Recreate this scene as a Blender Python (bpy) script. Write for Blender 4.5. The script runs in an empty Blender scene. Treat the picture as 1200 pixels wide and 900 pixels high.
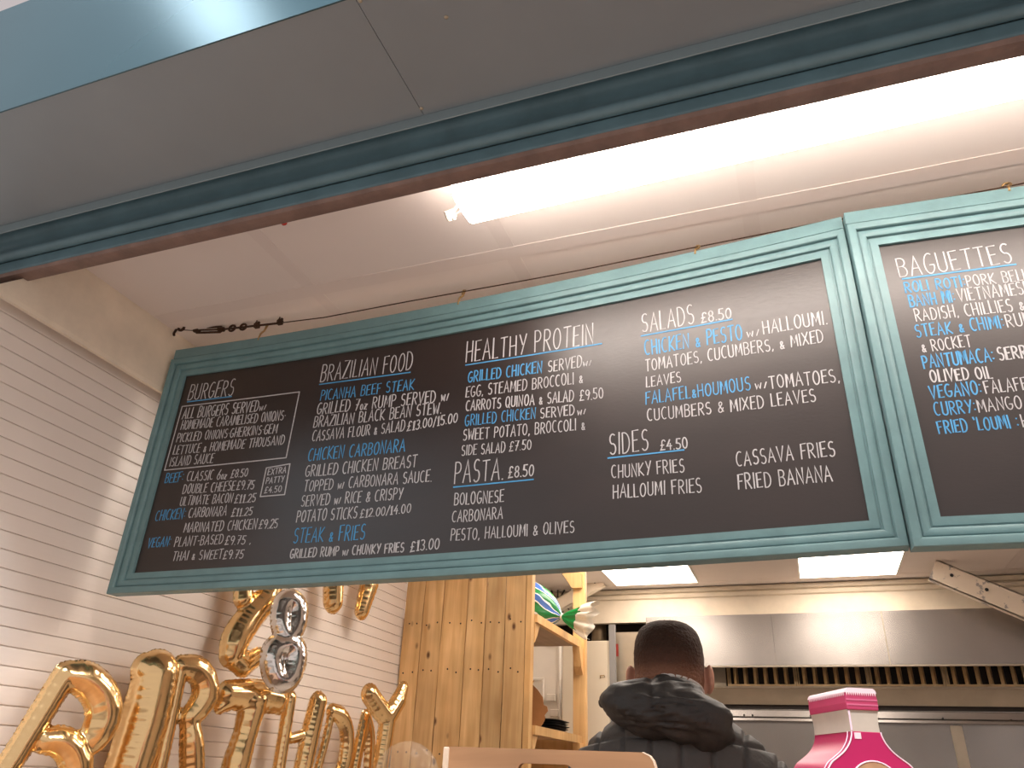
import bpy, bmesh, math, random
import numpy as np
from mathutils import Vector, Matrix
random.seed(7); rng = np.random.default_rng(7)
S = bpy.context.scene; COL = S.collection
PI = math.pi

# ---------------------------------------------------------------- camera (at the origin; floor at z = -1.5)
YAW, PITCH, ROLL, FPX = -0.364641, 0.476950, 0.0421014, 889.934
_f = Vector((math.sin(YAW)*math.cos(PITCH), math.cos(YAW)*math.cos(PITCH), math.sin(PITCH)))
_r0 = Vector((math.cos(YAW), -math.sin(YAW), 0)); _u0 = _r0.cross(_f)
_R = math.cos(ROLL)*_r0 + math.sin(ROLL)*_u0; _U = -math.sin(ROLL)*_r0 + math.cos(ROLL)*_u0
cam = bpy.data.cameras.new('camera'); cam.sensor_width = 36; cam.lens = 36*FPX/1200; cam.clip_start = 0.02
co = bpy.data.objects.new('camera', cam); COL.objects.link(co)
co.matrix_world = Matrix(((_R.x, _U.x, -_f.x, 0), (_R.y, _U.y, -_f.y, 0), (_R.z, _U.z, -_f.z, 0), (0, 0, 0, 1)))
S.camera = co

# ---------------------------------------------------------------- world, exposure, light levels
S.view_settings.view_transform = 'Standard'; S.view_settings.look = 'None'
S.view_settings.exposure = 1.27; S.view_settings.gamma = 1.0; S.view_settings.use_curve_mapping = False
TUBE_E, LED_E = 8.8, 5.5
WARM, WARM2 = (1.0, 0.88, 0.79), (1.0, 0.88, 0.77)
W = bpy.data.worlds.new('world'); S.world = W; W.use_nodes = True
_n, _l = W.node_tree.nodes, W.node_tree.links   # brighter towards the market's horizon, dusky overhead
_tc = _n.new('ShaderNodeTexCoord'); _sp = _n.new('ShaderNodeSeparateXYZ'); _cr = _n.new('ShaderNodeValToRGB')
_l.new(_tc.outputs['Generated'], _sp.inputs[0]); _l.new(_sp.outputs[2], _cr.inputs[0]); _l.new(_cr.outputs[0], _n['Background'].inputs[0])
_e = _cr.color_ramp.elements; _e[0].position = 0.0; _e[0].color = (0.36, 0.32, 0.30, 1); _e[1].position = 0.90; _e[1].color = (0.12, 0.088, 0.09, 1)
_q = _e.new(0.55); _q.color = (0.33, 0.29, 0.28, 1); _q = _e.new(0.80); _q.color = (0.25, 0.225, 0.235, 1)
W.node_tree.nodes['Background'].inputs[1].default_value = 0.8
def area_lamp(name, loc, target, size, power, color):
    l = bpy.data.lights.new(name, 'AREA'); l.shape = 'DISK'; l.size = size; l.energy = power; l.color = color
    o = bpy.data.objects.new(name, l); COL.objects.link(o); o.location = loc
    o.rotation_euler = (Vector(target)-Vector(loc)).to_track_quat('-Z', 'Y').to_euler(); return o
area_lamp('unseen_outdoor_light', (-2.71, -0.76, 3.85), (-0.88, 0.7, 1.25), 0.42, 3.4, (0.80, 0.93, 1.0))  # street lamp out of view, placed by its highlight on the fascia
area_lamp('unseen_outdoor_light', (-5.0, -3.0, 3.2), (-1.6, 0.8, 1.3), 1.6, 9, (0.62, 0.86, 1.0))  # unseen cool light, added for the canopy fascia
area_lamp('unseen_outdoor_light', (-0.3, -1.0, 3.5), (-0.3, -0.9, -1.5), 0.8, 135, (0.95, 0.97, 1.0))  # unseen light added over the paving so its bounce brightens the soffit

# ---------------------------------------------------------------- geometry helpers
def ray(px, py): return _f + _R*((px-600)/FPX) - _U*((py-450)/FPX)
def at_y(px, py, Y): d = ray(px, py); return d*(Y/d.y)
def at_x(px, py, X): d = ray(px, py); return d*(X/d.x)
def at_z(px, py, Z): d = ray(px, py); return d*(Z/d.z)
def on_plane(px, py, P, N): d = ray(px, py); return d*(P.dot(N)/d.dot(N))
def lin(c): return tuple(((v/255+0.055)/1.055)**2.4 if v/255 > 0.04045 else v/255/12.92 for v in c)
def NB(): return bmesh.new()
def obj(name, bm, mat, parent=None, smooth=False, bevel=0, loc=None):
    me = bpy.data.meshes.new(name)
    bmesh.ops.recalc_face_normals(bm, faces=bm.faces[:]) if len(bm.faces) else None
    bm.to_mesh(me); bm.free()
    for m in (mat if isinstance(mat, (list, tuple)) else [mat]): me.materials.append(m)
    if smooth:
        for p in me.polygons: p.use_smooth = True
        if smooth is not True: me.set_sharp_from_angle(angle=math.radians(smooth))
    o = bpy.data.objects.new(name, me); COL.objects.link(o)
    if parent: o.parent = parent
    if loc: o.location = loc
    if bevel:
        b = o.modifiers.new('bevel', 'BEVEL'); b.width = bevel; b.segments = 2; b.limit_method = 'ANGLE'; b.angle_limit = math.radians(40)
    return o
def tag(o, label=None, cat=None, group=None, kind=None):
    if label: o['label'] = label
    if cat: o['category'] = cat
    if group: o['group'] = group
    if kind: o['kind'] = kind
    return o
def thing(name, label, cat, loc=(0, 0, 0), rz=0, group=None):
    o = bpy.data.objects.new(name, None); COL.objects.link(o); o.location = loc; o.rotation_euler = (0, 0, rz)
    o.empty_display_size = 0.05
    return tag(o, label, cat, group)
def struct(name, bm, mat, smooth=False, bevel=0):
    return tag(obj(name, bm, mat, None, smooth, bevel), kind='structure')
def box(bm, x0, x1, y0, y1, z0, z1, M=None):
    v = [bm.verts.new(Vector(p) if M is None else M @ Vector(p)) for p in
         [(x0,y0,z0),(x1,y0,z0),(x1,y1,z0),(x0,y1,z0),(x0,y0,z1),(x1,y0,z1),(x1,y1,z1),(x0,y1,z1)]]
    for f in ((0,3,2,1),(4,5,6,7),(0,1,5,4),(1,2,6,5),(2,3,7,6),(3,0,4,7)): bm.faces.new([v[i] for i in f])
def prism(bm, pts, vec):
    """closed polygon of points swept along vec"""
    a = [bm.verts.new(Vector(p)) for p in pts]; b = [bm.verts.new(Vector(p)+Vector(vec)) for p in pts]; n = len(a)
    bm.faces.new(a); bm.faces.new(b[::-1])
    for i in range(n): bm.faces.new([a[i], b[i], b[(i+1) % n], a[(i+1) % n]])
def sweep_open(bm, prof, vec):
    a = [bm.verts.new(Vector(p)) for p in prof]; b = [bm.verts.new(Vector(p)+Vector(vec)) for p in prof]
    for i in range(len(a)-1): bm.faces.new([a[i], a[i+1], b[i+1], b[i]])
def tube(bm, pts, r, n=8, caps=True):
    pts = [Vector(p) for p in pts]; rings = []; N = len(pts)
    rs = r if isinstance(r, (list, tuple)) else [r]*N
    t0 = (pts[1]-pts[0]).normalized(); ref = Vector((0, 0, 1)) if abs(t0.z) < .9 else Vector((1, 0, 0))
    nrm = t0.cross(ref).normalized()
    for i, p in enumerate(pts):
        t = (pts[min(i+1, N-1)]-pts[max(i-1, 0)]).normalized()
        nrm = (nrm - t*nrm.dot(t)).normalized(); b = t.cross(nrm)
        rings.append([bm.verts.new(p + (nrm*math.cos(2*PI*k/n)+b*math.sin(2*PI*k/n))*rs[i]) for k in range(n)])
    for i in range(N-1):
        for k in range(n): bm.faces.new([rings[i][k], rings[i][(k+1) % n], rings[i+1][(k+1) % n], rings[i+1][k]])
    if caps: bm.faces.new(rings[0][::-1]); bm.faces.new(rings[-1])
def ell(bm, c, rad, M=None, u=20, v=12, p=2.0):
    """(super)ellipsoid"""
    c = Vector(c); rows = []
    sg = lambda t: math.copysign(abs(t)**(2/p), t)
    for j in range(v+1):
        th = -PI/2 + PI*j/v; row = []
        for i in range(u if 0 < j < v else 1):
            ph = 2*PI*i/u
            q = Vector((rad[0]*sg(math.cos(th))*sg(math.cos(ph)), rad[1]*sg(math.cos(th))*sg(math.sin(ph)), rad[2]*sg(math.sin(th))))
            row.append(bm.verts.new(c + (M @ q if M else q)))
        rows.append(row)
    for j in range(v):
        a, b = rows[j], rows[j+1]
        for i in range(u):
            k = (i+1) % u
            if len(a) == 1: bm.faces.new([a[0], b[k], b[i]])
            elif len(b) == 1: bm.faces.new([a[i], a[k], b[0]])
            else: bm.faces.new([a[i], a[k], b[k], b[i]])
def caps(bm, a, b, r1, r2, n=14):
    a, b = Vector(a), Vector(b); d = (b-a).normalized(); P = []; Rr = []
    for k in range(5): t = PI/2*k/4; P.append(a - d*r1*math.cos(t)); Rr.append(max(r1*math.sin(t), r1*.02))
    for k in range(1, 6): t = k/6; P.append(a.lerp(b, t)); Rr.append(r1+(r2-r1)*t)
    for k in range(5): t = PI/2*k/4; P.append(b + d*r2*math.sin(t)); Rr.append(max(r2*math.cos(t), r2*.02))
    tube(bm, P, Rr, n)
def remesh(bm, voxel, smooth_it=6, fn=None):
    """union of closed shapes -> one continuous surface; fn(co, normal) gives an offset along the normal"""
    me = bpy.data.meshes.new('tmp'); bmesh.ops.recalc_face_normals(bm, faces=bm.faces[:]); bm.to_mesh(me); bm.free()
    o = bpy.data.objects.new('tmp', me); COL.objects.link(o)
    m = o.modifiers.new('r', 'REMESH'); m.mode = 'VOXEL'; m.voxel_size = voxel
    if smooth_it: s = o.modifiers.new('s', 'SMOOTH'); s.iterations = smooth_it; s.factor = .5
    dg = bpy.context.evaluated_depsgraph_get(); dg.update()
    m2 = bpy.data.meshes.new_from_object(o.evaluated_get(dg)); bpy.data.objects.remove(o)
    out = NB(); out.from_mesh(m2); out.normal_update()
    if fn:
        for v, d in [(v, fn(v.co, v.normal)) for v in out.verts]: v.co += v.normal*d
    bpy.data.meshes.remove(m2); bpy.data.meshes.remove(me)
    return out

# ---------------------------------------------------------------- materials
def mat(name, rgb, rough=.5, metal=0., var=.0, vscale=6., stretch=(1, 1, 1), bump=0., bscale=60., rvar=0., emit=None, estr=0., spec=None, rgb2=None, coat=0., objrand=0., thresh=None):
    m = bpy.data.materials.new(name); m.use_nodes = True; nt = m.node_tree; N, L = nt.nodes, nt.links; b = N['Principled BSDF']
    c = lin(rgb); b.inputs['Base Color'].default_value = (*c, 1); b.inputs['Roughness'].default_value = rough; b.inputs['Metallic'].default_value = metal
    if spec is not None: b.inputs['Specular IOR Level'].default_value = spec
    if coat: b.inputs['Coat Weight'].default_value = coat; b.inputs['Coat Roughness'].default_value = .12
    if emit: b.inputs['Emission Color'].default_value = (*emit, 1); b.inputs['Emission Strength'].default_value = estr
    tc = N.new('ShaderNodeTexCoord'); mp = N.new('ShaderNodeMapping'); mp.inputs['Scale'].default_value = stretch
    L.new(tc.outputs['Object'], mp.inputs['Vector'])
    if var or rgb2:
        n = N.new('ShaderNodeTexNoise'); n.inputs['Scale'].default_value = vscale; n.inputs['Detail'].default_value = 6; n.inputs['Roughness'].default_value = .6
        L.new(mp.outputs[0], n.inputs['Vector'])
        r = N.new('ShaderNodeValToRGB'); lo, hi = thresh or (.3, .7); r.color_ramp.elements[0].position = lo; r.color_ramp.elements[1].position = hi
        d = lin(rgb2) if rgb2 else tuple(x*(1+var) for x in c); e = c if rgb2 else tuple(x*(1-var) for x in c)
        r.color_ramp.elements[0].color = (*e, 1); r.color_ramp.elements[1].color = (*d, 1)
        L.new(n.outputs[0], r.inputs[0]); out = r.outputs[0]
        if objrand:
            oi = N.new('ShaderNodeObjectInfo'); mr = N.new('ShaderNodeMapRange'); mr.inputs[3].default_value = 1-objrand; mr.inputs[4].default_value = 1+objrand
            L.new(oi.outputs['Random'], mr.inputs[0]); hs = N.new('ShaderNodeHueSaturation'); L.new(mr.outputs[0], hs.inputs['Value']); L.new(out, hs.inputs['Color']); out = hs.outputs[0]
        L.new(out, b.inputs['Base Color'])
    if bump or rvar:
        n2 = N.new('ShaderNodeTexNoise'); n2.inputs['Scale'].default_value = bscale; n2.inputs['Detail'].default_value = 5 if bump else 1.5
        L.new(mp.outputs[0], n2.inputs['Vector'])
        if bump:
            bp = N.new('ShaderNodeBump'); bp.inputs['Strength'].default_value = bump; bp.inputs['Distance'].default_value = .004
            L.new(n2.outputs[0], bp.inputs['Height']); L.new(bp.outputs[0], b.inputs['Normal'])
        if rvar:
            mr2 = N.new('ShaderNodeMapRange'); mr2.inputs[1].default_value = .15; mr2.inputs[2].default_value = .85
            mr2.inputs[3].default_value = max(.02, rough-rvar); mr2.inputs[4].default_value = rough+rvar
            L.new(n2.outputs[0], mr2.inputs[0]); L.new(mr2.outputs[0], b.inputs['Roughness'])
    return m
def wood(name, c1, c2, rough=.55, knots=True, scale=1., axis='Z'):
    """planks: long grain along one axis, knots, a value of its own for each plank"""
    m = bpy.data.materials.new(name); m.use_nodes = True; nt = m.node_tree; N, L = nt.nodes, nt.links; b = N['Principled BSDF']; b.inputs['Roughness'].default_value = rough
    tc = N.new('ShaderNodeTexCoord'); oi = N.new('ShaderNodeObjectInfo'); ad = N.new('ShaderNodeVectorMath'); ad.operation = 'MULTIPLY_ADD'
    L.new(oi.outputs['Random'], ad.inputs[0]); ad.inputs[1].default_value = (17, 23, 31); L.new(tc.outputs['Object'], ad.inputs[2])
    st = {'Z': (22, 22, 1.6), 'X': (1.6, 22, 22), 'Y': (22, 1.6, 22)}[axis]
    mp = N.new('ShaderNodeMapping'); mp.inputs['Scale'].default_value = tuple(s*scale for s in st); L.new(ad.outputs[0], mp.inputs[0])
    n = N.new('ShaderNodeTexNoise'); n.inputs['Scale'].default_value = 1.6; n.inputs['Detail'].default_value = 8; n.inputs['Distortion'].default_value = .6; L.new(mp.outputs[0], n.inputs[0])
    r = N.new('ShaderNodeValToRGB'); r.color_ramp.elements[0].position = .3; r.color_ramp.elements[1].position = .72
    r.color_ramp.elements[0].color = (*lin(c2), 1); r.color_ramp.elements[1].color = (*lin(c1), 1); L.new(n.outputs[0], r.inputs[0]); out = r.outputs[0]
    big = N.new('ShaderNodeTexNoise'); big.inputs['Scale'].default_value = 5; L.new(ad.outputs[0], big.inputs[0])
    hs = N.new('ShaderNodeHueSaturation'); ma = N.new('ShaderNodeMapRange'); ma.inputs[1].default_value = .3; ma.inputs[2].default_value = .7; ma.inputs[3].default_value = .82; ma.inputs[4].default_value = 1.12
    L.new(big.outputs[0], ma.inputs[0]); mu = N.new('ShaderNodeMath'); mu.operation = 'MULTIPLY'
    mr = N.new('ShaderNodeMapRange'); mr.inputs[3].default_value = .78; mr.inputs[4].default_value = 1.12; L.new(oi.outputs['Random'], mr.inputs[0])
    L.new(ma.outputs[0], mu.inputs[0]); L.new(mr.outputs[0], mu.inputs[1]); L.new(mu.outputs[0], hs.inputs['Value']); L.new(out, hs.inputs['Color']); out = hs.outputs[0]
    if knots:
        mk = N.new('ShaderNodeMapping'); mk.inputs['Scale'].default_value = {'Z': (13, 13, 7), 'X': (7, 13, 13), 'Y': (13, 7, 13)}[axis]; L.new(ad.outputs[0], mk.inputs[0])
        vo = N.new('ShaderNodeTexVoronoi'); vo.inputs['Scale'].default_value = 1.0; L.new(mk.outputs[0], vo.inputs[0])
        kr = N.new('ShaderNodeValToRGB'); kr.color_ramp.elements[0].position = .06; kr.color_ramp.elements[0].color = (1, 1, 1, 1); kr.color_ramp.elements[1].position = .155; kr.color_ramp.elements[1].color = (0, 0, 0, 1)
        L.new(vo.outputs['Distance'], kr.inputs[0]); mx = N.new('ShaderNodeMix'); mx.data_type = 'RGBA'; L.new(kr.outputs[0], mx.inputs[0]); L.new(out, mx.inputs[6]); mx.inputs[7].default_value = (*lin((96, 58, 26)), 1); out = mx.outputs[2]
    L.new(out, b.inputs['Base Color'])
    bp = N.new('ShaderNodeBump'); bp.inputs['Strength'].default_value = .25; bp.inputs['Distance'].default_value = .003; L.new(n.outputs[0], bp.inputs['Height']); L.new(bp.outputs[0], b.inputs['Normal'])
    return m
def glow(name, rgb, strength):
    m = mat(name, (245, 245, 240), .4, emit=rgb, estr=strength); return m

M = dict(
 clad=mat('white_cladding', (238, 228, 220), .30, var=.03, vscale=3, spec=.5),
 cream=mat('cream_paint', (236, 222, 202), .5, var=.10, vscale=7, bump=.12, bscale=30),
 ceil=mat('ceiling_tile', (228, 217, 211), .55, var=.03, vscale=2),
 strip=mat('ceiling_strip', (224, 212, 206), .5),
 backwall=mat('stained_cream_wall', (206, 191, 169), .45, var=.12, vscale=5, bump=.15, bscale=25),
 teal=mat('teal_paint', (104, 138, 142), .42, var=.12, vscale=14, stretch=(1, 1, 1), bump=.14, bscale=70, rvar=.06),
 tealdark=mat('teal_beam_paint', (92, 120, 130), .42, var=.14, vscale=12, bump=.15, bscale=40),
 fascia=mat('teal_gloss_metal', (62, 92, 102), .25, .4, var=.04, vscale=4),
 under=mat('grey_metal_soffit', (140, 147, 152), .5, .35, var=.05, vscale=3),
 lip=mat('grey_lip_paint', (140, 156, 162), .5, .2),
 raw=mat('grubby_brown_timber', (128, 104, 95), .65, var=.25, vscale=14, bump=.3, bscale=50),
 black=mat('blackboard', (33, 22, 20), .39, var=.2, vscale=5, stretch=(1, 1, 2), bump=.05, bscale=90, rvar=.05, spec=.82),
 white_ink=mat('white_chalk_ink', (188, 188, 191), .6, var=.1, vscale=30),
 blue_ink=mat('blue_chalk_ink', (74, 154, 206), .6, var=.12, vscale=30),
 wire=mat('rusty_wire', (70, 48, 34), .55, .6, var=.3, vscale=80),
 brass=mat('tarnished_brass', (170, 140, 96), .35, .9, var=.2, vscale=60),
 tube=glow('lamp_diffuser', WARM, TUBE_E), led=glow('panel_diffuser', WARM2, LED_E),
 lampframe=mat('white_enamel', (225, 220, 212), .35),
 plastic=mat('white_plastic', (225, 218, 205), .4), darkhole=mat('dark_slot', (20, 18, 17), .7),
 gold=mat('gold_foil', (247, 212, 156), .17, 1., bump=.10, bscale=40, rvar=.04),
 silver=mat('silver_foil', (238, 234, 230), .12, 1., bump=.3, bscale=40, rvar=.04),
 pallet=wood('pallet_wood', (232, 194, 140), (202, 157, 102)),
 pine=wood('pine_wood', (238, 194, 134), (218, 168, 106), knots=False),
 ply=wood('plywood', (206, 178, 146), (188, 156, 124), knots=False, axis='Y'),
 cratewood=wood('crate_wood', (164, 124, 88), (138, 100, 68), knots=False, axis='X'),
 endgrain=mat('pale_end_grain', (212, 190, 166), .6, var=.1, vscale=40),
 steel=mat('stainless_steel', (164, 158, 153), .27, .88, var=.10, vscale=3, stretch=(1, 1, .6)),
 steeldull=mat('dull_stainless', (178, 166, 148), .36, .7, var=.12, vscale=4),
 baffle=mat('greasy_filter_metal', (196, 168, 128), .32, .65, var=.2, vscale=20),
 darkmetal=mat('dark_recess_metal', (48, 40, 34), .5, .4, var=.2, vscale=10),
 fridge=mat('cream_enamel', (226, 214, 192), .4, var=.02, vscale=2),
 grey=mat('grey_paint', (150, 148, 146), .45),
 doorpaint=mat('white_gloss_paint', (232, 224, 212), .4, var=.04, vscale=6),
 strut=mat('chipped_white_paint', (222, 206, 186), .5, rgb2=(150, 142, 136), vscale=16, thresh=(.58, .63), bump=.15, bscale=30),
 skin=mat('skin', (228, 170, 144), .5, var=.06, vscale=20),
 jacket=mat('dark_grey_quilted_fabric', (80, 78, 76), .62, var=.12, vscale=20, bump=.25, bscale=160),
 hood=mat('charcoal_hood_fabric', (54, 51, 49), .55, var=.14, vscale=18, bump=.8, bscale=32),
 trousers=mat('dark_denim', (42, 46, 58), .8, bump=.1, bscale=200), shoe=mat('black_shoe', (26, 25, 25), .5),
 shirt=mat('white_shirt', (232, 226, 220), .7),
 pink=mat('pink_card', (176, 24, 86), .32, var=.06, vscale=6), pinkshade=mat('shaded_pink_card', (156, 24, 72), .42, var=.08, vscale=6),  # side card is the front's pink with shade put into the colour
 pinkcap=mat('pink_cap_print', (176, 56, 94), .4, var=.06, vscale=20), palecap=mat('pale_pink_print', (232, 206, 212), .4),
 stripe=mat('faint_pink_stripe', (198, 96, 130), .4),
 neckp=mat('cream_neck_print', (186, 174, 160), .4, var=.16, vscale=9), edgewhite=mat('white_card_edge', (236, 206, 220), .5),
 brownp=mat('brown_print', (176, 134, 100), .5, var=.2, vscale=20),
 card=mat('corrugated_cardboard', (172, 122, 76), .75, var=.1, vscale=12), tray=mat('black_plastic', (30, 29, 31), .35),
 red=mat('red_plastic', (178, 52, 40), .45), floor=mat('floor_tile', (196, 186, 176), .5, var=.1, vscale=4), ground=mat('paving', (176, 168, 160), .8, var=.15, vscale=3),
 counter=wood('counter_wood', (180, 136, 96), (150, 106, 70), knots=False, axis='X'), hutfront=mat('hatch_front_paint', (150, 130, 118), .6),
 duct=mat('duct_metal', (150, 132, 108), .4, .8), darkcloth=mat('dark_cloth', (70, 62, 56), .8, var=.2, vscale=12),
)
# clear balloon skin, clear bag film
def film(name, tint, alpha, rough=.1):
    m = mat(name, tint, rough); b = m.node_tree.nodes['Principled BSDF']; b.inputs['Alpha'].default_value = alpha; return m
M['clear'] = film('clear_balloon_skin', (235, 225, 210), .16, .05)
M['film'] = film('clear_bag_film', (236, 228, 214), .72, .25)
def bag_mat():
    m = bpy.data.materials.new('printed_bag'); m.use_nodes = True; N, L = m.node_tree.nodes, m.node_tree.links; b = N['Principled BSDF']; b.inputs['Roughness'].default_value = .25
    tc = N.new('ShaderNodeTexCoord'); sp = N.new('ShaderNodeSeparateXYZ'); L.new(tc.outputs['UV'], sp.inputs[0])
    w = N.new('ShaderNodeTexNoise'); w.inputs['Scale'].default_value = 2.2; L.new(tc.outputs['UV'], w.inputs[0])
    a = N.new('ShaderNodeMath'); a.operation = 'MULTIPLY_ADD'; L.new(sp.outputs[0], a.inputs[0]); a.inputs[1].default_value = 7.0
    s2 = N.new('ShaderNodeMath'); s2.operation = 'MULTIPLY'; L.new(w.outputs[0], s2.inputs[0]); s2.inputs[1].default_value = 2.4; L.new(s2.outputs[0], a.inputs[2])
    fr = N.new('ShaderNodeMath'); fr.operation = 'FRACT'; L.new(a.outputs[0], fr.inputs[0])
    r = N.new('ShaderNodeValToRGB'); r.color_ramp.interpolation = 'CONSTANT'; e = r.color_ramp.elements
    e[0].position = 0; e[0].color = (*lin((26, 118, 60)), 1); e[1].position = .36; e[1].color = (*lin((226, 228, 226)), 1)
    for p, c in ((.44, (62, 102, 176)), (.80, (230, 232, 228)), (.88, (22, 98, 52))): q = e.new(p); q.color = (*lin(c), 1)
    L.new(fr.outputs[0], r.inputs[0]); L.new(r.outputs[0], b.inputs['Base Color']); return m
M['bag'] = bag_mat(); M['baggreen'] = mat('green_bag_print', (16, 142, 68), .25); M['bagyellow'] = mat('yellow_bag_print', (232, 186, 70), .3)

# ================================================================ SETTING
ZC = 1.22; XW = -1.80; FL = -1.5; YB = 5.45
def notch(bm):    # cut away where the hatch beam passes over the wall
    bmesh.ops.bisect_plane(bm, geom=bm.verts[:]+bm.edges[:]+bm.faces[:], plane_co=(0, 1, 1.014), plane_no=(0, -1.014, 1), clear_outer=True)
# cladding on the left wall: narrow boards with a V groove between them
bm = NB(); prof = []; p0 = 0.7008 - 0.0425*60; z = p0
while z < ZC:
    if z > FL:
        prof += [(XW-.005, z-.0004), (XW-.005, z+.0006), (XW-.0002, z+.0016), (XW+.0001, z+.004), (XW+.0003, z+.021), (XW+.0001, z+.038), (XW-.0002, z+.0408)]
    z += .0425
sweep_open(bm, [(x, .975, zz) for x, zz in prof], (0, 6.3-.975, 0))
box(bm, XW-.06, XW-.006, .975, 6.3, FL, ZC); notch(bm)
struct('wall_left', bm, M['clad'])
bm = NB()   # boxed beam where the left wall meets the ceiling
prism(bm, [(XW-.05, .975, ZC), (XW+.042, .975, ZC), (XW+.046, .975, 1.14), (XW+.048, .975, 1.02), (XW+.046, .975, 1.008), (XW+.034, .975, 1.008), (XW+.032, .975, 1.050), (XW-.05, .975, 1.055)], (0, 2.72, 0)); notch(bm)
struct('trim_1', bm, M['cream'])
bm = NB(); box(bm, XW-.06, 3.2, .98, 6.3, ZC, ZC+.03); struct('ceiling', bm, M['ceil'])
bm = NB()   # flat cover strips between the ceiling tiles
for k in range(9): x = -1.195 + .603*k; box(bm, x-.019, x+.019, 1.08, YB, ZC-.0010, ZC+.001)
for y in (1.50, 2.26, 2.87, 3.48, 4.08, 4.67, 5.31): box(bm, XW+.05, 3.2, y-.024, y+.024, ZC-.0014, ZC+.001)
struct('trim_2', bm, M['strip'])
bm = NB(); box(bm, -2.4, 3.4, .9, 6.4, FL-.05, FL); struct('floor', bm, M['floor'])
bm = NB(); box(bm, -9, 9, -9, .9, FL-.12, FL-.05); o = struct('floor_outside', bm, M['ground'])
bm = NB(); box(bm, 3.14, 3.2, .98, 6.3, FL, ZC); struct('wall_right', bm, M['clad'])
bm = NB(); box(bm, XW-.06, 3.2, 6.24, 6.3, FL, ZC); struct('wall_back', bm, M['backwall'])
bm = NB(); box(bm, XW, 3.14, YB, YB+.05, .992, ZC); struct('wall_bulkhead', bm, M['backwall'])
bm = NB()   # two rounded moulding rails under the ceiling on the bulkhead
for z0, d in ((1.197, .030), (1.163, .018)):
    prism(bm, [(XW, YB, z0+.017), (XW, YB-d, z0+.017), (XW, YB-d-.004, z0+.008), (XW, YB-d, z0-.010), (XW, YB-.006, z0-.017), (XW, YB, z0-.017)], (3.14-XW, 0, 0))
struct('trim_3', bm, M['backwall'], bevel=.003)
bm = NB(); box(bm, XW-.06, 3.2, .98, 1.06, FL, -.62); struct('wall_front', bm, M['hutfront'])

# hatch beam with its mouldings, seen from below
t = thing('hatch_beam', 'dark teal moulded timber beam across the top of the serving hatch', 'beam', (0, 1.05, 1.08))
def sub(bm, off): bmesh.ops.translate(bm, verts=bm.verts[:], vec=Vector(off)); return bm
T0 = (0, -1.05, -1.08); XL, XR = -2.3, 3.2
bm = NB(); arc = [(1.03+.0125*math.cos(a), 1.131+.0125*math.sin(a)) for a in np.linspace(-.25*PI, -1.25*PI, 9)]
pr = [(1.048, 1.200), (1.043, 1.128)] + arc + [(1.023, 1.146), (1.028, 1.158), (1.027, 1.170), (1.020, 1.181), (1.014, 1.186), (1.008, 1.20), (1.004, 1.30), (1.048, 1.30)]
prism(bm, [(XL, y, z) for y, z in pr], (XR-XL, 0, 0)); obj('moulding', sub(bm, T0), M['tealdark'], t, smooth=35)
bm = NB(); prism(bm, [(XL, 1.039, 1.092), (XL, 1.0385, 1.122), (XL, 1.052, 1.124), (XL, 1.086, 1.124), (XL, 1.085, 1.090), (XL, 1.047, 1.086)], (XR-XL, 0, 0)); obj('face_board', sub(bm, T0), M['tealdark'], t, bevel=.003)
bm = NB(); n = 120   # ragged raw underside
rows = []
for i in range(n+1):
    x = XL+(XR-XL)*i/n; j = .0022*math.sin(i*1.7)+random.uniform(-.0016, .0016)
    rows.append([bm.verts.new(p) for p in ((x, 1.041, 1.088+j*.3), (x, 1.046, 1.0805), (x, 1.078+j, 1.0815+j*.5), (x, 1.087, 1.089), (x, 1.087, ZC), (x, 1.060, ZC))])
for a, b in zip(rows[:-1], rows[1:]):
    for k in range(5): bm.faces.new([a[k], a[k+1], b[k+1], b[k]])
obj('underside_batten', sub(bm, T0), M['raw'], t, smooth=50)

# overhang outside: grey soffit panels with a lip, glossy teal fascia in front
t = thing('hatch_canopy', 'grey painted canopy overhang with glossy teal fascia above the hatch', 'canopy', (0, .84, 1.19))
T1 = (0, -.84, -1.19); ZP = 1.189
sx0 = at_z(412, -5, ZP).x; sx1 = at_z(497, 132, ZP).x; seam = (sx0+sx1)/2
for a, b in ((XL, seam-.0006), (seam+.0006, XR)):
    bm = NB(); box(bm, a, b, .702, .980, ZP, ZP+.003); obj('soffit_panel', sub(bm, T1), M['under'], t)
bm = NB(); box(bm, XL, XR, .9805, .9835, 1.164, 1.205); obj('lip', sub(bm, T1), M['lip'], t, bevel=.001)
bm = NB(); prism(bm, [(XL, .6985, 1.186), (XL, .7015, 1.186), (XL, .7015, 1.58), (XL, .6985, 1.58)], (XR-XL, 0, 0)); tag(obj('fascia', sub(bm, T1), M['fascia'], t), 'glossy pale teal metal fascia')
bm = NB(); box(bm, XL, XR, .985, 1.004, 1.25, 1.574); box(bm, XL, XR, .702, 1.004, 1.55, 1.574); obj('roof_board', sub(bm, T1), M['under'], t)
for p in ((422, 1), (494, 127), (523, 20)):
    q = at_z(*p, ZP); bm = NB(); ell(bm, (q.x, q.y, ZP-.0005), (.0042, .0042, .0022), u=12, v=6); obj('screw_head', sub(bm, T1), M['steeldull'], t, smooth=True)

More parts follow.
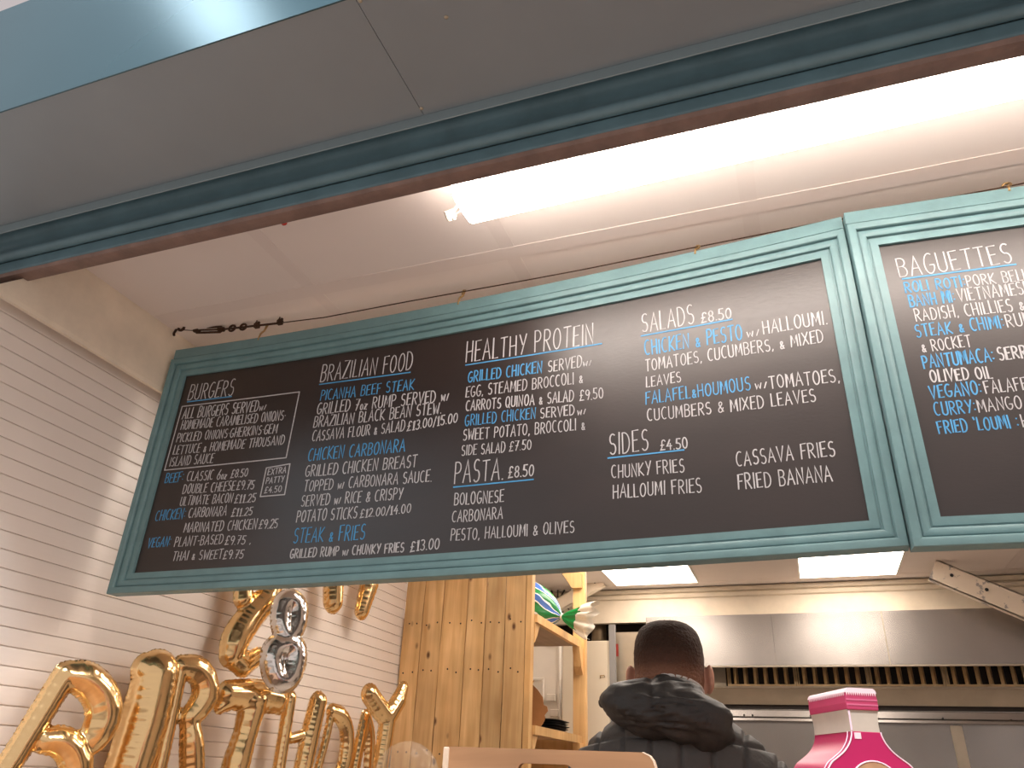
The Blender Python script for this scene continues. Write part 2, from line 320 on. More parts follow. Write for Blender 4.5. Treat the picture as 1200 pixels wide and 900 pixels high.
# ================================================================ LAMPS
t = thing('fluorescent_tube_light', 'long glowing white batten light on the ceiling behind the hatch beam', 'ceiling light', (.25, 1.19, ZC), -.028)
def toloc(bm, o): bmesh.ops.translate(bm, verts=bm.verts[:], vec=-Vector(o.location)); return bm     # world -> the thing's own frame
bm = NB(); yc, zb = 1.193, 1.131
pr = []
for k in range(13): a = PI+PI*k/12; c, s_ = math.cos(a), math.sin(a); pr.append((yc+.064*math.copysign(abs(c)**.55, c), 1.172-.041*abs(s_)**.6))
prism(bm, [(-.606, y, z) for y, z in pr], (1.80, 0, 0)); obj('diffuser', toloc(bm, t), M['tube'], t, smooth=40, bevel=.006)
bm = NB(); prism(bm, [(-.60, yc-.055, ZC), (-.60, yc-.062, 1.174), (-.60, yc+.062, 1.174), (-.60, yc+.055, ZC)], (1.79, 0, 0)); obj('housing', toloc(bm, t), M['lampframe'], t)
bm = NB(); c0 = Vector((-.602, 1.205, 1.185)); c1 = at_y(522, 243, 1.215)
tube(bm, [c0, c0.lerp(c1, .35)+Vector((0, 0, .006)), c0.lerp(c1, .75), c1], .0035); tube(bm, [c0+Vector((0, .012, 0)), c0.lerp(c1, .5)+Vector((.004, .012, -.004)), c1+Vector((.006, .006, 0))], .0016)
cb = obj('flex', toloc(bm, t), M['plastic'], t, smooth=True)
bm = NB(); Mx = Matrix.Translation(c1) @ Matrix.Rotation(.9, 4, 'X') @ Matrix.Rotation(.5, 4, 'Z')
box(bm, -.012, .012, -.008, .008, -.010, .010, Mx); box(bm, -.010, -.001, -.006, .006, -.015, -.010, Mx); box(bm, .002, .010, -.006, .006, -.015, -.010, Mx)
obj('plug_connector', toloc(bm, t), M['plastic'], t, bevel=.0015)
def led(x0, x1, y0, y1, label):
    t = thing('led_ceiling_panel', label, 'ceiling light', ((x0+x1)/2, (y0+y1)/2, ZC), group='recessed panel lights in the rear ceiling')
    bm = NB()
    for a in ((x0, x1, y0, y0+.012), (x0, x1, y1-.012, y1), (x0, x0+.012, y0+.012, y1-.012), (x1-.012, x1, y0+.012, y1-.012)): box(bm, *a, ZC-.009, ZC-.001)
    obj('frame', toloc(bm, t), M['lampframe'], t)
    bm = NB(); box(bm, x0+.012, x1-.012, y0+.012, y1-.012, ZC-.007, ZC-.002); obj('diffuser', toloc(bm, t), M['led'], t)
for y0 in (2.285, 3.505):
    side = ('nearest the hatch', 'in the middle row')[y0 > 3]
    led(-1.178, -.602, y0, y0+.575, 'square glowing ceiling panel %s, on the side of the white cladding' % side); led(.030, .616, y0, y0+.575, 'square glowing ceiling panel %s, on the side away from the cladding' % side)
led(-1.178, -.602, 4.69, 5.285, 'square glowing panel in the rear ceiling, above the man\'s head, left of the two')
led(.030, .616, 4.69, 5.285, 'square glowing panel in the rear ceiling beside the chipped diagonal strut, right of the two')

# ================================================================ STROKE LETTERING
def arc(cx, cy, rx, ry, a0, a1, n=9): return [(cx+rx*math.cos(math.radians(a0+(a1-a0)*i/n)), cy+ry*math.sin(math.radians(a0+(a1-a0)*i/n))) for i in range(n+1)]
G = {  # glyph: (width, strokes) with cap height 1
 'A': (.46, [[(0, 0), (.23, 1), (.46, 0)], [(.09, .36), (.37, .36)]]),
 'B': (.40, [[(.02, 0), (.02, 1)], [(.02, 1)]+arc(.18, .77, .19, .23, 90, -90)+[(.02, .54)], [(.02, .54)]+arc(.20, .27, .20, .27, 90, -90)+[(.02, 0)]]),
 'C': (.40, [arc(.24, .5, .23, .5, 62, 298, 14)]),
 'D': (.44, [[(.02, 0), (.02, 1)], [(.02, 1)]+arc(.12, .5, .31, .5, 90, -90, 12)+[(.02, 0)]]),
 'E': (.36, [[(.36, 1), (.02, .98), (.02, 0), (.36, .02)], [(.02, .52), (.29, .54)]]),
 'F': (.35, [[(.36, 1), (.02, .98), (.02, 0)], [(.02, .52), (.28, .54)]]),
 'G': (.43, [arc(.24, .5, .23, .5, 60, 330, 14)+[(.43, .42), (.25, .42)]]),
 'H': (.42, [[(.02, 0), (.02, 1)], [(.40, 0), (.40, 1)], [(.02, .48), (.40, .51)]]),
 'I': (.06, [[(.03, 0), (.03, 1)]]),
 'J': (.30, [[(.28, 1), (.28, .2)]+arc(.15, .18, .13, .18, 0, -170, 7)]),
 'K': (.42, [[(.02, 0), (.02, 1)], [(.40, 1), (.04, .45), (.42, 0)]]),
 'L': (.32, [[(.02, 1), (.02, 0), (.33, .02)]]),
 'M': (.52, [[(.01, 0), (.06, 1), (.26, .28), (.46, 1), (.51, 0)]]),
 'N': (.44, [[(.02, 0), (.02, 1), (.41, 0), (.42, 1)]]),
 'O': (.44, [arc(.22, .5, .21, .5, 90, 450, 18)]),
 'P': (.38, [[(.02, 0), (.02, 1)], [(.02, 1)]+arc(.17, .74, .20, .26, 90, -90)+[(.02, .48)]]),
 'Q': (.46, [arc(.22, .5, .21, .5, 90, 450, 18), [(.26, .22), (.46, -.06)]]),
 'R': (.42, [[(.02, 0), (.02, 1)], [(.02, 1)]+arc(.17, .75, .20, .25, 90, -90)+[(.02, .5)], [(.14, .5), (.41, 0)]]),
 'S': (.38, [arc(.20, .75, .17, .25, 50, 250, 9)+arc(.19, .26, .18, .26, 75, -140, 10)]),
 'T': (.42, [[(0, .98), (.42, 1)], [(.21, .98), (.21, 0)]]),
 'U': (.42, [[(.02, 1), (.02, .26)]+arc(.21, .24, .19, .24, 180, 360, 9)+[(.40, 1)]]),
 'V': (.44, [[(0, 1), (.22, 0), (.44, 1)]]),
 'W': (.58, [[(0, 1), (.14, 0), (.29, .72), (.44, 0), (.58, 1)]]),
 'X': (.42, [[(0, 1), (.42, 0)], [(.42, 1), (0, 0)]]),
 'Y': (.42, [[(0, 1), (.21, .48)], [(.42, 1), (.16, 0)]]),
 'Z': (.40, [[(0, 1), (.40, 1), (0, 0), (.40, 0)]]),
 '0': (.40, [arc(.20, .5, .19, .5, 90, 450, 16)]),
 '1': (.22, [[(.02, .8), (.13, 1), (.13, 0)], [(.02, 0), (.24, 0)]]),
 '2': (.36, [arc(.18, .74, .17, .26, 165, -25, 9)+[(.01, 0), (.37, .02)]]),
 '3': (.36, [arc(.16, .75, .17, .25, 140, -85, 9)+arc(.16, .26, .19, .26, 85, -145, 9)]),
 '4': (.38, [[(.24, 1), (0, .35), (.38, .37)], [(.27, .62), (.27, 0)]]),
 '5': (.36, [[(.34, 1), (.05, 1), (.03, .56)]+arc(.15, .29, .20, .29, 105, -140, 10)]),
 '6': (.38, [[(.30, 1), (.06, .45)]+arc(.20, .27, .18, .27, 150, 510, 14)]),
 '7': (.36, [[(0, 1), (.36, 1), (.12, 0)], [(.08, .5), (.32, .52)]]),
 '8': (.36, [arc(.18, .76, .15, .24, 90, 450, 12), arc(.18, .26, .18, .26, 90, 450, 12)]),
 '9': (.36, [arc(.18, .72, .17, .27, 0, 360, 14)+[(.33, .4), (.22, 0)]]),
 '£': (.42, [arc(.27, .78, .14, .22, 20, 180, 8)+[(.15, .3), (.02, .02), (.40, .04)], [(.03, .48), (.30, .50)]]),
 '&': (.40, [[(.40, .05), (.08, .60)]+arc(.19, .70, .11, .14, 200, -30, 8)+[(.06, .30)]+arc(.17, .16, .14, .16, 160, 330, 7)+[(.38, .36)]]),
 '.': (.06, [[(.02, .0), (.04, .03)]]), ',': (.08, [[(.06, .06), (.02, -.10)]]), ':': (.08, [[(.03, .18), (.05, .21)], [(.03, .66), (.05, .69)]]),
 '·': (.08, [[(.03, .48), (.05, .51)]]), '/': (.26, [[(0, -.08), (.26, 1.05)]]), '-': (.20, [[(.02, .46), (.18, .47)]]), "'": (.08, [[(.04, 1.02), (.03, .82)]]), '`': (.10, [[(.02, 1.04), (.08, .86)]]),
 '|': (.12, [[(.0, .02), (.12, .56)]]),
 'w': (.34, [[(0, .5), (.08, 0), (.17, .38), (.25, 0), (.33, .5)]]), 'o': (.24, [arc(.12, .24, .11, .24, 90, 450, 12)]), 'z': (.22, [[(0, .46), (.22, .46), (0, 0), (.22, 0)]]),
 '&s': (.30, [[(.30, .0), (.06, .42)]+arc(.14, .50, .08, .10, 200, -30, 6)+[(.05, .22)]+arc(.13, .12, .10, .12, 160, 330, 6)+[(.28, .26)]]), ' ': (.22, []),
}
class Board:
    """a flat writing surface: origin at the panel's lower-left corner, u along, v up"""
    def __init__(s, o, ang, width, height, bow=0):
        s.o = Vector(o); s.u = Vector((math.cos(ang), math.sin(ang), 0)); s.v = Vector((0, 0, 1)); s.n = Vector((math.sin(ang), -math.cos(ang), 0)); s.w, s.h, s.ang, s.bow = width, height, ang, bow
    def back(s, u): t = u/s.w; return s.bow*4*t*(1-t)     # the long board bows backwards in the middle
    def uv(s, px, py):
        u = s.w/2
        for _ in range(5): d = on_plane(px, py, s.o-s.n*s.back(u), s.n)-s.o; u = d.dot(s.u)
        return u, d.dot(s.v)
def ribbon(bm, pts, w, h=.0008):
    """a painted stroke: a raised band w wide, in (u, h, v) coordinates"""
    P = [Vector((p[0], 0, p[1])) for p in pts]; L_, R_ = [], []
    for i, p in enumerate(P):
        a, b = P[max(i-1, 0)], P[min(i+1, len(P)-1)]; t = (b-a)
        if t.length < 1e-6: t = Vector((1, 0, 0))
        t.normalize()
        if 0 < i < len(P)-1:
            t1 = (p-a).normalized(); t2 = (b-p).normalized(); k = max(.45, math.sqrt(max(0, (1+t1.dot(t2))/2)))
        else: k = 1
        n = Vector((-t.z, 0, t.x))*(w/2/k); e = t*(w*.3) if i == len(P)-1 else (t*(-w*.3) if i == 0 else Vector())
        L_.append(p+n+e); R_.append(p-n+e)
    tl = [bm.verts.new((q.x, -h, q.z)) for q in L_]; tr = [bm.verts.new((q.x, -h, q.z)) for q in R_]
    bl = [bm.verts.new((q.x, .0002, q.z)) for q in L_]; br = [bm.verts.new((q.x, .0002, q.z)) for q in R_]
    for i in range(len(P)-1):
        bm.faces.new([tl[i], tr[i], tr[i+1], tl[i+1]]); bm.faces.new([bl[i], tl[i], tl[i+1], bl[i+1]]); bm.faces.new([tr[i], br[i], br[i+1], tr[i+1]])
    bm.faces.new([tl[0], bl[0], br[0], tr[0]]); bm.faces.new([tl[-1], tr[-1], br[-1], bl[-1]])
def write(bm, B, org, s, text, a, b, h, weight=.085):
    """one hand-lettered line: baseline from crop point a to b, capitals h crop pixels tall"""
    pa = (org[0]+a[0]/s, org[1]+a[1]/s); pb = (org[0]+b[0]/s, org[1]+b[1]/s)
    u0, v0 = B.uv(*pa); u1, v1 = B.uv(*pb); H = (B.uv(pa[0], pa[1]-h/s)[1]-v0)*.95; weight *= .90
    text = text.replace('w/', 'w|'); toks = []; i = 0
    while i < len(text):
        if text[i] == '~': toks.append('&s'); i += 1
        else: toks.append(text[i]); i += 1
    gap = .17; adv = sum(G[c][0] for c in toks)+gap*(len(toks)-1); kx = (math.hypot(u1-u0, v1-v0))/adv; x = 0
    du, dv = (u1-u0), (v1-v0); ln = math.hypot(du, dv); du, dv = du/ln, dv/ln
    for c in toks:
        jz = random.uniform(-.03, .03); sc = random.uniform(.96, 1.05); sh = random.uniform(-.01, .05)
        for st in G[c][1]:
            pts = [(u0+du*(x+gx+gz*sh)*kx, v0+dv*(x+gx)*kx+(gz*sc+jz)*H) for gx, gz in st]
            ribbon(bm, pts, H*weight*random.uniform(.9, 1.12))
        x += G[c][0]+gap
def lines(bm, B, org, s, pts, w):
    ribbon(bm, [B.uv(org[0]+p[0]/s, org[1]+p[1]/s) for p in pts], w)

def make_board(label, B, hooks, sag=0, inset=(.009, .001)):
    """hanging chalkboard with a moulded frame; local x along, -y towards the viewer, z up"""
    t = thing('menu_board', label, 'menu board', tuple(B.o), B.ang, 'framed chalkboard menus hanging in the hatch')
    w, h = B.w, B.h
    def warp(bm):
        for v_ in bm.verts:
            tt = v_.co.x/w; v_.co.y += B.back(v_.co.x); v_.co.z -= sag*4*tt*(1-tt)*max(0, v_.co.z/h)**2
        return bm
    bm = NB(); pv = []
    for i in range(41):
        x_ = -.01+(w+.02)*i/40; yb_ = B.back(x_); pv.append([bm.verts.new(p) for p in ((x_, yb_, -.01), (x_, yb_, h+.01), (x_, yb_+.008, h+.01), (x_, yb_+.008, -.01))])
    for p, q in zip(pv[:-1], pv[1:]):
        for k in range(4): bm.faces.new([p[k], p[(k+1) % 4], q[(k+1) % 4], q[k]])
    bm.faces.new(pv[0]); bm.faces.new(pv[-1][::-1]); panel = tag(obj('chalkboard_panel', bm, M['black'], t), 'dark brown-black chalkboard')
    P = [(0, -.016), (0, .019), (.0015, .0215), (.012, .022), (.016, .0205), (.0175, .018), (.0178, .012), (.0205, .0118), (.0210, .0135), (.0235, .0142), (.031, .0138), (.0350, .0120), (.0362, .0095), (.0365, .0055), (.0400, .0052), (.0405, .0068), (.044, .0072), (.0565, .0068), (.0568, -.001)]
    FW = .0565
    def rail(name, A, Bp, inw):
        """profile swept from corner A to corner Bp with mitred ends; inw = inward direction"""
        A, Bp, inw = Vector(A), Vector(Bp), Vector(inw); d = (Bp-A).normalized(); bm = NB(); K = 40; prev = None
        for i in range(K+1):
            ring = []
            for u, hh in P:
                q0 = A+inw*u+d*u; q1 = Bp+inw*u-d*u; q = q0.lerp(q1, i/K); ring.append(bm.verts.new((q.x, -hh, q.z)))
            if prev:
                for k in range(len(P)-1): bm.faces.new([prev[k], prev[k+1], ring[k+1], ring[k]])
                bm.faces.new([prev[-1], prev[0], ring[0], ring[-1]])
            else: bm.faces.new(ring)
            prev = ring
        bm.faces.new(prev[::-1]); return obj(name, warp(bm), M['teal'], t, smooth=25)
    x0, x1, z0, z1 = -FW, w+FW, -FW, h+FW
    rail('frame_rail', (x0, 0, z0), (x1, 0, z0), (0, 0, 1)); rail('frame_rail', (x0, 0, z1), (x1, 0, z1), (0, 0, -1))
    rail('frame_stile', (x0, 0, z0), (x0, 0, z1), (1, 0, 0)); rail('frame_stile', (x1, 0, z0), (x1, 0, z1), (-1, 0, 0))
    bm = NB(); xa, xb = x0+inset[0], x1-inset[1]
    for k in range(30): box(bm, xa+(xb-xa)*k/30, xa+(xb-xa)*(k+1)/30, -.0215, .014, z1, z1+.031)
    bmesh.ops.remove_doubles(bm, verts=bm.verts[:], dist=1e-5); bmesh.ops.delete(bm, geom=[f for f in bm.faces if abs(f.normal.x) > .9 and xa+.002 < f.calc_center_median().x < xb-.002], context='FACES'); obj('top_batten', warp(bm), M['teal'], t)
    for hx, top in hooks:   # screw-in cup hooks over the wire
        bm = NB(); tt = hx/w; zt = z1+.031-sag*4*tt*(1-tt)*((z1+.031)/h)**2; H = top-zt; yo = B.back(hx)-.004
        P2 = [(hx-.002, -.017, zt-.008), (hx-.001, -.016, zt+.004), (hx-.001, -.014, zt+H*.25), (hx+.002, -.012, zt+H*.36), (hx+.007, -.010, zt+H*.46), (hx+.009, -.006, zt+H*.72), (hx+.008, 0, zt+H*.94), (hx+.002, .003, zt+H*1.02), (hx-.002, .004, zt+H*.92), (hx-.003, .004, zt+H*.78)]
        tube(bm, [(p[0], p[1]+yo, p[2]) for p in P2], .0027, 8); obj('cup_hook', bm, M['brass'], t, smooth=True)
    return t, panel
def ink(panel, name, bm, m):
    if panel is panel1:
        bmesh.ops.subdivide_edges(bm, edges=[e_ for e_ in bm.edges if e_.calc_length() > .05], cuts=10, use_grid_fill=True)
        for v_ in bm.verts: v_.co.y += B1.back(v_.co.x)
    return obj(name, bm, M[m], panel)

B1o = Vector((-1.681, 1.592, .4512)); a1 = math.atan2(1.527-1.592, .1475+1.681)
B1 = Board(B1o, a1, 1.8295, .606, .018)
B2o = Vector((.2618, 1.5046, .4433)); a2 = math.radians(3.0); B2 = Board(B2o, a2, 1.25, .608)
def hook_at(B, px, py_top): u, v = B.uv(px, py_top); return u, v
board1, panel1 = make_board('long teal-framed chalkboard listing burgers, Brazilian food, pasta, salads and sides', B1, [hook_at(B1, 313, 381), hook_at(B1, 543, 341), hook_at(B1, 816, 289)], .0085)
board2, panel2 = make_board('teal-framed chalkboard listing baguettes, cut off by the right edge of the photo', B2, [hook_at(B2, 1176, 216)], 0, (-.001, .001))

def section(panel, B, org, s, white, blue, rules=(), boxes=()):
    for l in white: bm = NB(); write(bm, B, org, s, *l); ink(panel, 'lettering', bm, 'white_ink')['label'] = 'white hand lettering'
    for l in blue: bm = NB(); write(bm, B, org, s, *l); ink(panel, 'lettering', bm, 'blue_ink')['label'] = 'blue hand lettering'
    for pts in rules: bm = NB(); lines(bm, B, org, s, pts, .0032); ink(panel, 'underline', bm, 'blue_ink')['label'] = 'blue underline'
    for pts in boxes:
        bm = NB()
        for a, b in zip(pts, pts[1:]+pts[:1]): lines(bm, B, org, s, [a, b], .0029)
        ink(panel, 'ruled_box', bm, 'white_ink')['label'] = 'white ruled box'
TH, BO = .062, .125
section(panel1, B1, (120, 420), 3.3333, [
 ('BURGERS', (332, 163), (508, 143), 62, .055), ('ALL BURGERS SERVED', (311, 237), (606, 207), 42), ('w/', (612, 205), (636, 201), 34),
 ('HOMEMADE CARAMELISED ONIONS·', (305, 279), (712, 240), 36), ('PICKLED ONIONS·GHERKINS·GEM', (288, 328), (680, 291), 35), ('LETTUCE ~ HOMEMADE THOUSAND', (275, 376), (708, 336), 35), ('ISLAND SAUCE', (262, 422), (430, 408), 36),
 ('CLASSIC 6oz', (328, 480), (482, 470), 38), ('£8.50', (500, 467), (565, 461), 32, .1), ('DOUBLE CHEESE', (312, 530), (515, 515), 37), ('£9.75', (523, 514), (590, 510), 34, .1),
 ('ULTIMATE BACON', (302, 575), (505, 562), 36), ('£11.25', (515, 565), (596, 560), 34, .1), ('CARBONARA', (335, 622), (482, 614), 38), ('£11.25', (503, 618), (583, 612), 32, .1),
 ('MARINATED CHICKEN', (317, 680), (600, 666), 38), ('£9.25', (610, 666), (682, 662), 36, .1), ('PLANT-BASED', (280, 735), (468, 724), 38), ('£9.75 ,', (478, 728), (578, 724), 34, .1),
 ('THAI ~ SWEET', (272, 790), (466, 782), 36), ('£9.75', (470, 785), (548, 780), 34, .1),
 ('EXTRA', (645, 456), (716, 446), 24, .11), ('PATTY', (638, 490), (708, 482), 24, .11), ('£4.50', (632, 527), (698, 521), 24, .11)],
 [('BEEF:', (243, 487), (312, 480), 38), ('CHICKEN:', (205, 634), (320, 625), 40), ('VEGAN:', (175, 740), (262, 733), 38)],
 [[(332, 170), (505, 149)]], [[(312, 188), (770, 131), (718, 388), (243, 437)], [(641, 428), (733, 412), (712, 532), (617, 540)]])
section(panel1, B1, (330, 390), 3.1045, [
 ('BRAZILIAN FOOD', (140, 178), (473, 134), 62, .055), ('GRILLED 7oz RUMP SERVED w/', (127, 297), (605, 247), 42), ('BRAZILIAN BLACK BEAN STEW.', (115, 345), (580, 293), 40),
 ('CASSAVA FLOUR ~ SALAD', (110, 395), (446, 357), 38), ('£13.00/15.00', (456, 357), (638, 325), 34, .11), ('GRILLED CHICKEN BREAST', (85, 524), (490, 487), 42), ('TOPPED w/ CARBONARA SAUCE.', (80, 578), (545, 540), 40),
 ('SERVED w/ RICE & CRISPY', (70, 632), (438, 605), 40), ('POTATO STICKS', (53, 690), (272, 674), 42), ('£12.00/14.00', (285, 673), (468, 654), 32, .11),
 ('GRILLED RUMP w/ CHUNKY FRIES', (30, 820), (443, 797), 34, .13), ('£13.00', (468, 796), (572, 785), 38, .11)],
 [('PICANHA BEEF STEAK', (140, 247), (480, 206), 38), ('CHICKEN CARBONARA', (95, 466), (447, 432), 44), ('STEAK ~ FRIES', (42, 764), (300, 752), 54, .07)],
 [[(138, 188), (468, 144)]])
section(panel1, B1, (520, 360), 3.105, [
 ('HEALTHY PROTEIN', (80, 202), (545, 132), 74, .055), ('SERVED', (380, 235), (502, 218), 42), ('w/', (508, 216), (536, 212), 34), ('EGG, STEAMED BROCCOLI ~', (80, 328), (505, 275), 40), ('CARROTS QUINOA ~ SALAD', (80, 378), (472, 341), 38, .1), ('£9.50', (495, 340), (580, 331), 38),
 ('SERVED', (352, 404), (475, 392), 38, .1), ('w/', (487, 392), (515, 388), 34), ('SWEET POTATO, BROCCOLI ~', (70, 485), (513, 445), 40), ('SIDE SALAD', (65, 540), (222, 528), 38), ('£7.50', (238, 525), (318, 516), 36)],
 [('GRILLED CHICKEN', (88, 273), (357, 237), 40, .11), ('GRILLED CHICKEN', (77, 432), (333, 405), 40)], [[(80, 211), (575, 133)]])
section(panel1, B1, (520, 360), 3.105, [('PASTA.', (38, 643), (215, 627), 80, .055), ('£8.50', (235, 622), (326, 612), 42, .11), ('BOLOGNESE', (38, 720), (218, 708), 44), ('CARBONARA', (30, 783), (213, 770), 42), ('PESTO, HALLOUMI & OLIVES', (25, 850), (474, 820), 42)], [], [[(36, 655), (326, 627)]])
section(panel1, B1, (690, 330), 3.3344, [('SALADS', (208, 200), (412, 165), 74, .055), ('£8.50', (440, 162), (557, 142), 42, .1), ('w/', (620, 219), (665, 211), 44), ('HALLOUMI.', (683, 205), (932, 165), 54), ('TOMATOES, CUCUMBERS, ~ MIXED', (222, 350), (918, 235), 46), ('LEAVES', (225, 413), (360, 392), 42),
 ('w/', (652, 422), (695, 415), 44), ('TOMATOES,', (708, 418), (980, 392), 52), ('CUCUMBERS & MIXED LEAVES', (230, 545), (888, 468), 48)],
 [('CHICKEN ~ PESTO', (220, 288), (600, 225), 58), ('FALAFEL~HOUMOUS', (223, 480), (632, 422), 50)], [[(205, 213), (560, 148)]])
section(panel1, B1, (690, 330), 3.3344, [('SIDES', (82, 675), (232, 660), 86, .055), ('£4.50', (280, 660), (386, 650), 42, .11), ('CHUNKY FRIES', (90, 768), (373, 743), 52), ('HALLOUMI FRIES', (95, 847), (441, 822), 54), ('CASSAVA FRIES', (578, 722), (963, 680), 58), ('FRIED BANANA', (585, 812), (952, 780), 62)], [], [[(75, 690), (372, 658)]])
section(panel2, B2, (980, 230), 2.0909, [('BAGUETTES', (155, 198), (432, 163), 50, .055), ('PORK BELLY', (322, 221), (492, 203), 28), ('VIETNAMESE', (300, 258), (478, 238), 32), ('RADISH, CHILLIES ~', (196, 306), (462, 279), 31), ('RUMP', (420, 321), (504, 312), 32), ('~ ROCKET', (212, 382), (332, 368), 30),
 ('SERRANO', (400, 402), (530, 388), 32, .12), ('OLIVED OIL', (233, 455), (383, 446), 30, .12), ('FALAFEL', (367, 483), (486, 473), 32), ('MANGO', (350, 529), (456, 519), 32), ('HALLOUMI', (458, 565), (590, 556), 32)],
 [('ROLI ROTI:', (170, 236), (317, 221), 27, .12), ('BANH MI:', (182, 272), (292, 258), 30, .11), ('STEAK ~ CHIMI:', (197, 346), (412, 322), 31, .1), ('PANTUMACA:', (215, 422), (388, 403), 33, .11), ('VEGANO:', (232, 496), (357, 484), 33, .11), ('CURRY:', (243, 538), (343, 529), 33, .1), ("FRIED `LOUMI :", (252, 582), (448, 566), 32, .11)],
 [[(162, 203), (440, 167)]])

# ================================================================ WIRE ABOVE THE BOARDS
wl = at_x(207, 386, XW+.056); wy = 1.565
t = thing('suspension_wire', 'rusty stretched wire with turnbuckle holding up the chalkboards', 'wire', tuple(wl))
def wp(px, py): return at_y(px, py, 1.588-.065*max(0, min(1, (px-205)/785)) if px < 990 else 1.512+.0*(px-990))
W_ = [wp(*p) for p in ((324, 379), (380, 372), (480, 353), (600, 331.5), (680, 316.5), (760, 300.5), (870, 279), (970, 259), (988, 256.5), (1080, 237.5), (1175, 219.5), (1260, 203))]+[Vector((1.9, 1.50, 1.165)), Vector((3.138, 1.50, 1.185))]
bm = NB(); tube(bm, W_, .0017, 6); obj('wire', toloc(bm, t), M['wire'], t, smooth=True)
P1 = wl; Pa, Pb, Pc = wp(229, 387), wp(261, 386), wp(324, 379)
bm = NB(); tube(bm, [P1+Vector((-.006, 0, -.001)), P1+Vector((.004, 0, 0)), Pa], .0028, 8); tube(bm, [P1+Vector((.002, 0, .004)), P1+Vector((.0, -.006, -.018)), P1+Vector((.003, -.006, -.026))], .004, 8)
e = P1+Vector((.024, -.005, .0)); tube(bm, [e+Vector((math.cos(a)*.011, 0, math.sin(a)*.011)) for a in np.linspace(0, 2*PI, 13)], .0042, 8, False); obj('wall_hook', toloc(bm, t), M['wire'], t, smooth=True)
bm = NB(); d = (Pb-Pa).normalized(); up = Vector((0, 0, 1))
for sgn in (-1, 1): tube(bm, [Pa+up*sgn*.003, Pa+d*.008+up*sgn*.0095, Pb-d*.008+up*sgn*.0095, Pb+up*sgn*.003], .0038, 8)
tube(bm, [Pa-d*.004, Pa+d*.016], .008, 10); tube(bm, [Pb-d*.016, Pb+d*.004], .008, 10); tube(bm, [Pa+d*.01, Pb-d*.01], .0028, 8)
obj('turnbuckle', toloc(bm, t), M['wire'], t, smooth=40)
bm = NB(); tube(bm, [Pb, Pb.lerp(Pc, .5), Pc], .0034, 8)
for px in (272, 285):
    c = wp(px, 386-.12*(px-261)); tube(bm, [c+Vector((math.cos(a)*.011, 0, math.sin(a)*.010)) for a in np.linspace(0, 2*PI, 13)], .0036, 8, False)
obj('eye_bolt', toloc(bm, t), M['wire'], t, smooth=True)
for px, py in ((301, 382), (328, 378)):
    c = wp(px, py); bm = NB(); box(bm, c.x-.008, c.x+.008, c.y-.006, c.y+.006, c.z-.006, c.z+.008)
    for q in (-.004, .005): tube(bm, [c+Vector((q, 0, .006)), c+Vector((q, 0, .020 if q < 0 else .015))], .0022, 6); tube(bm, [c+Vector((q, 0, .009)), c+Vector((q, 0, .013))], .0045, 6)
    obj('wire_clamp', toloc(bm, t), M['wire'], t)
q = at_y(332, 259, 1.088); bm = NB(); ell(bm, (0, 0, 0), (.0065, .005, .006), u=12, v=8, p=3); box(bm, -.004, .004, -.004, .003, .003, .012)
tag(obj('plastic_plug', bm, M['red'], None, 40, loc=tuple(q+Vector((0, .004, -.002)))), 'small red plastic plug stuck under the hatch beam', 'plug')

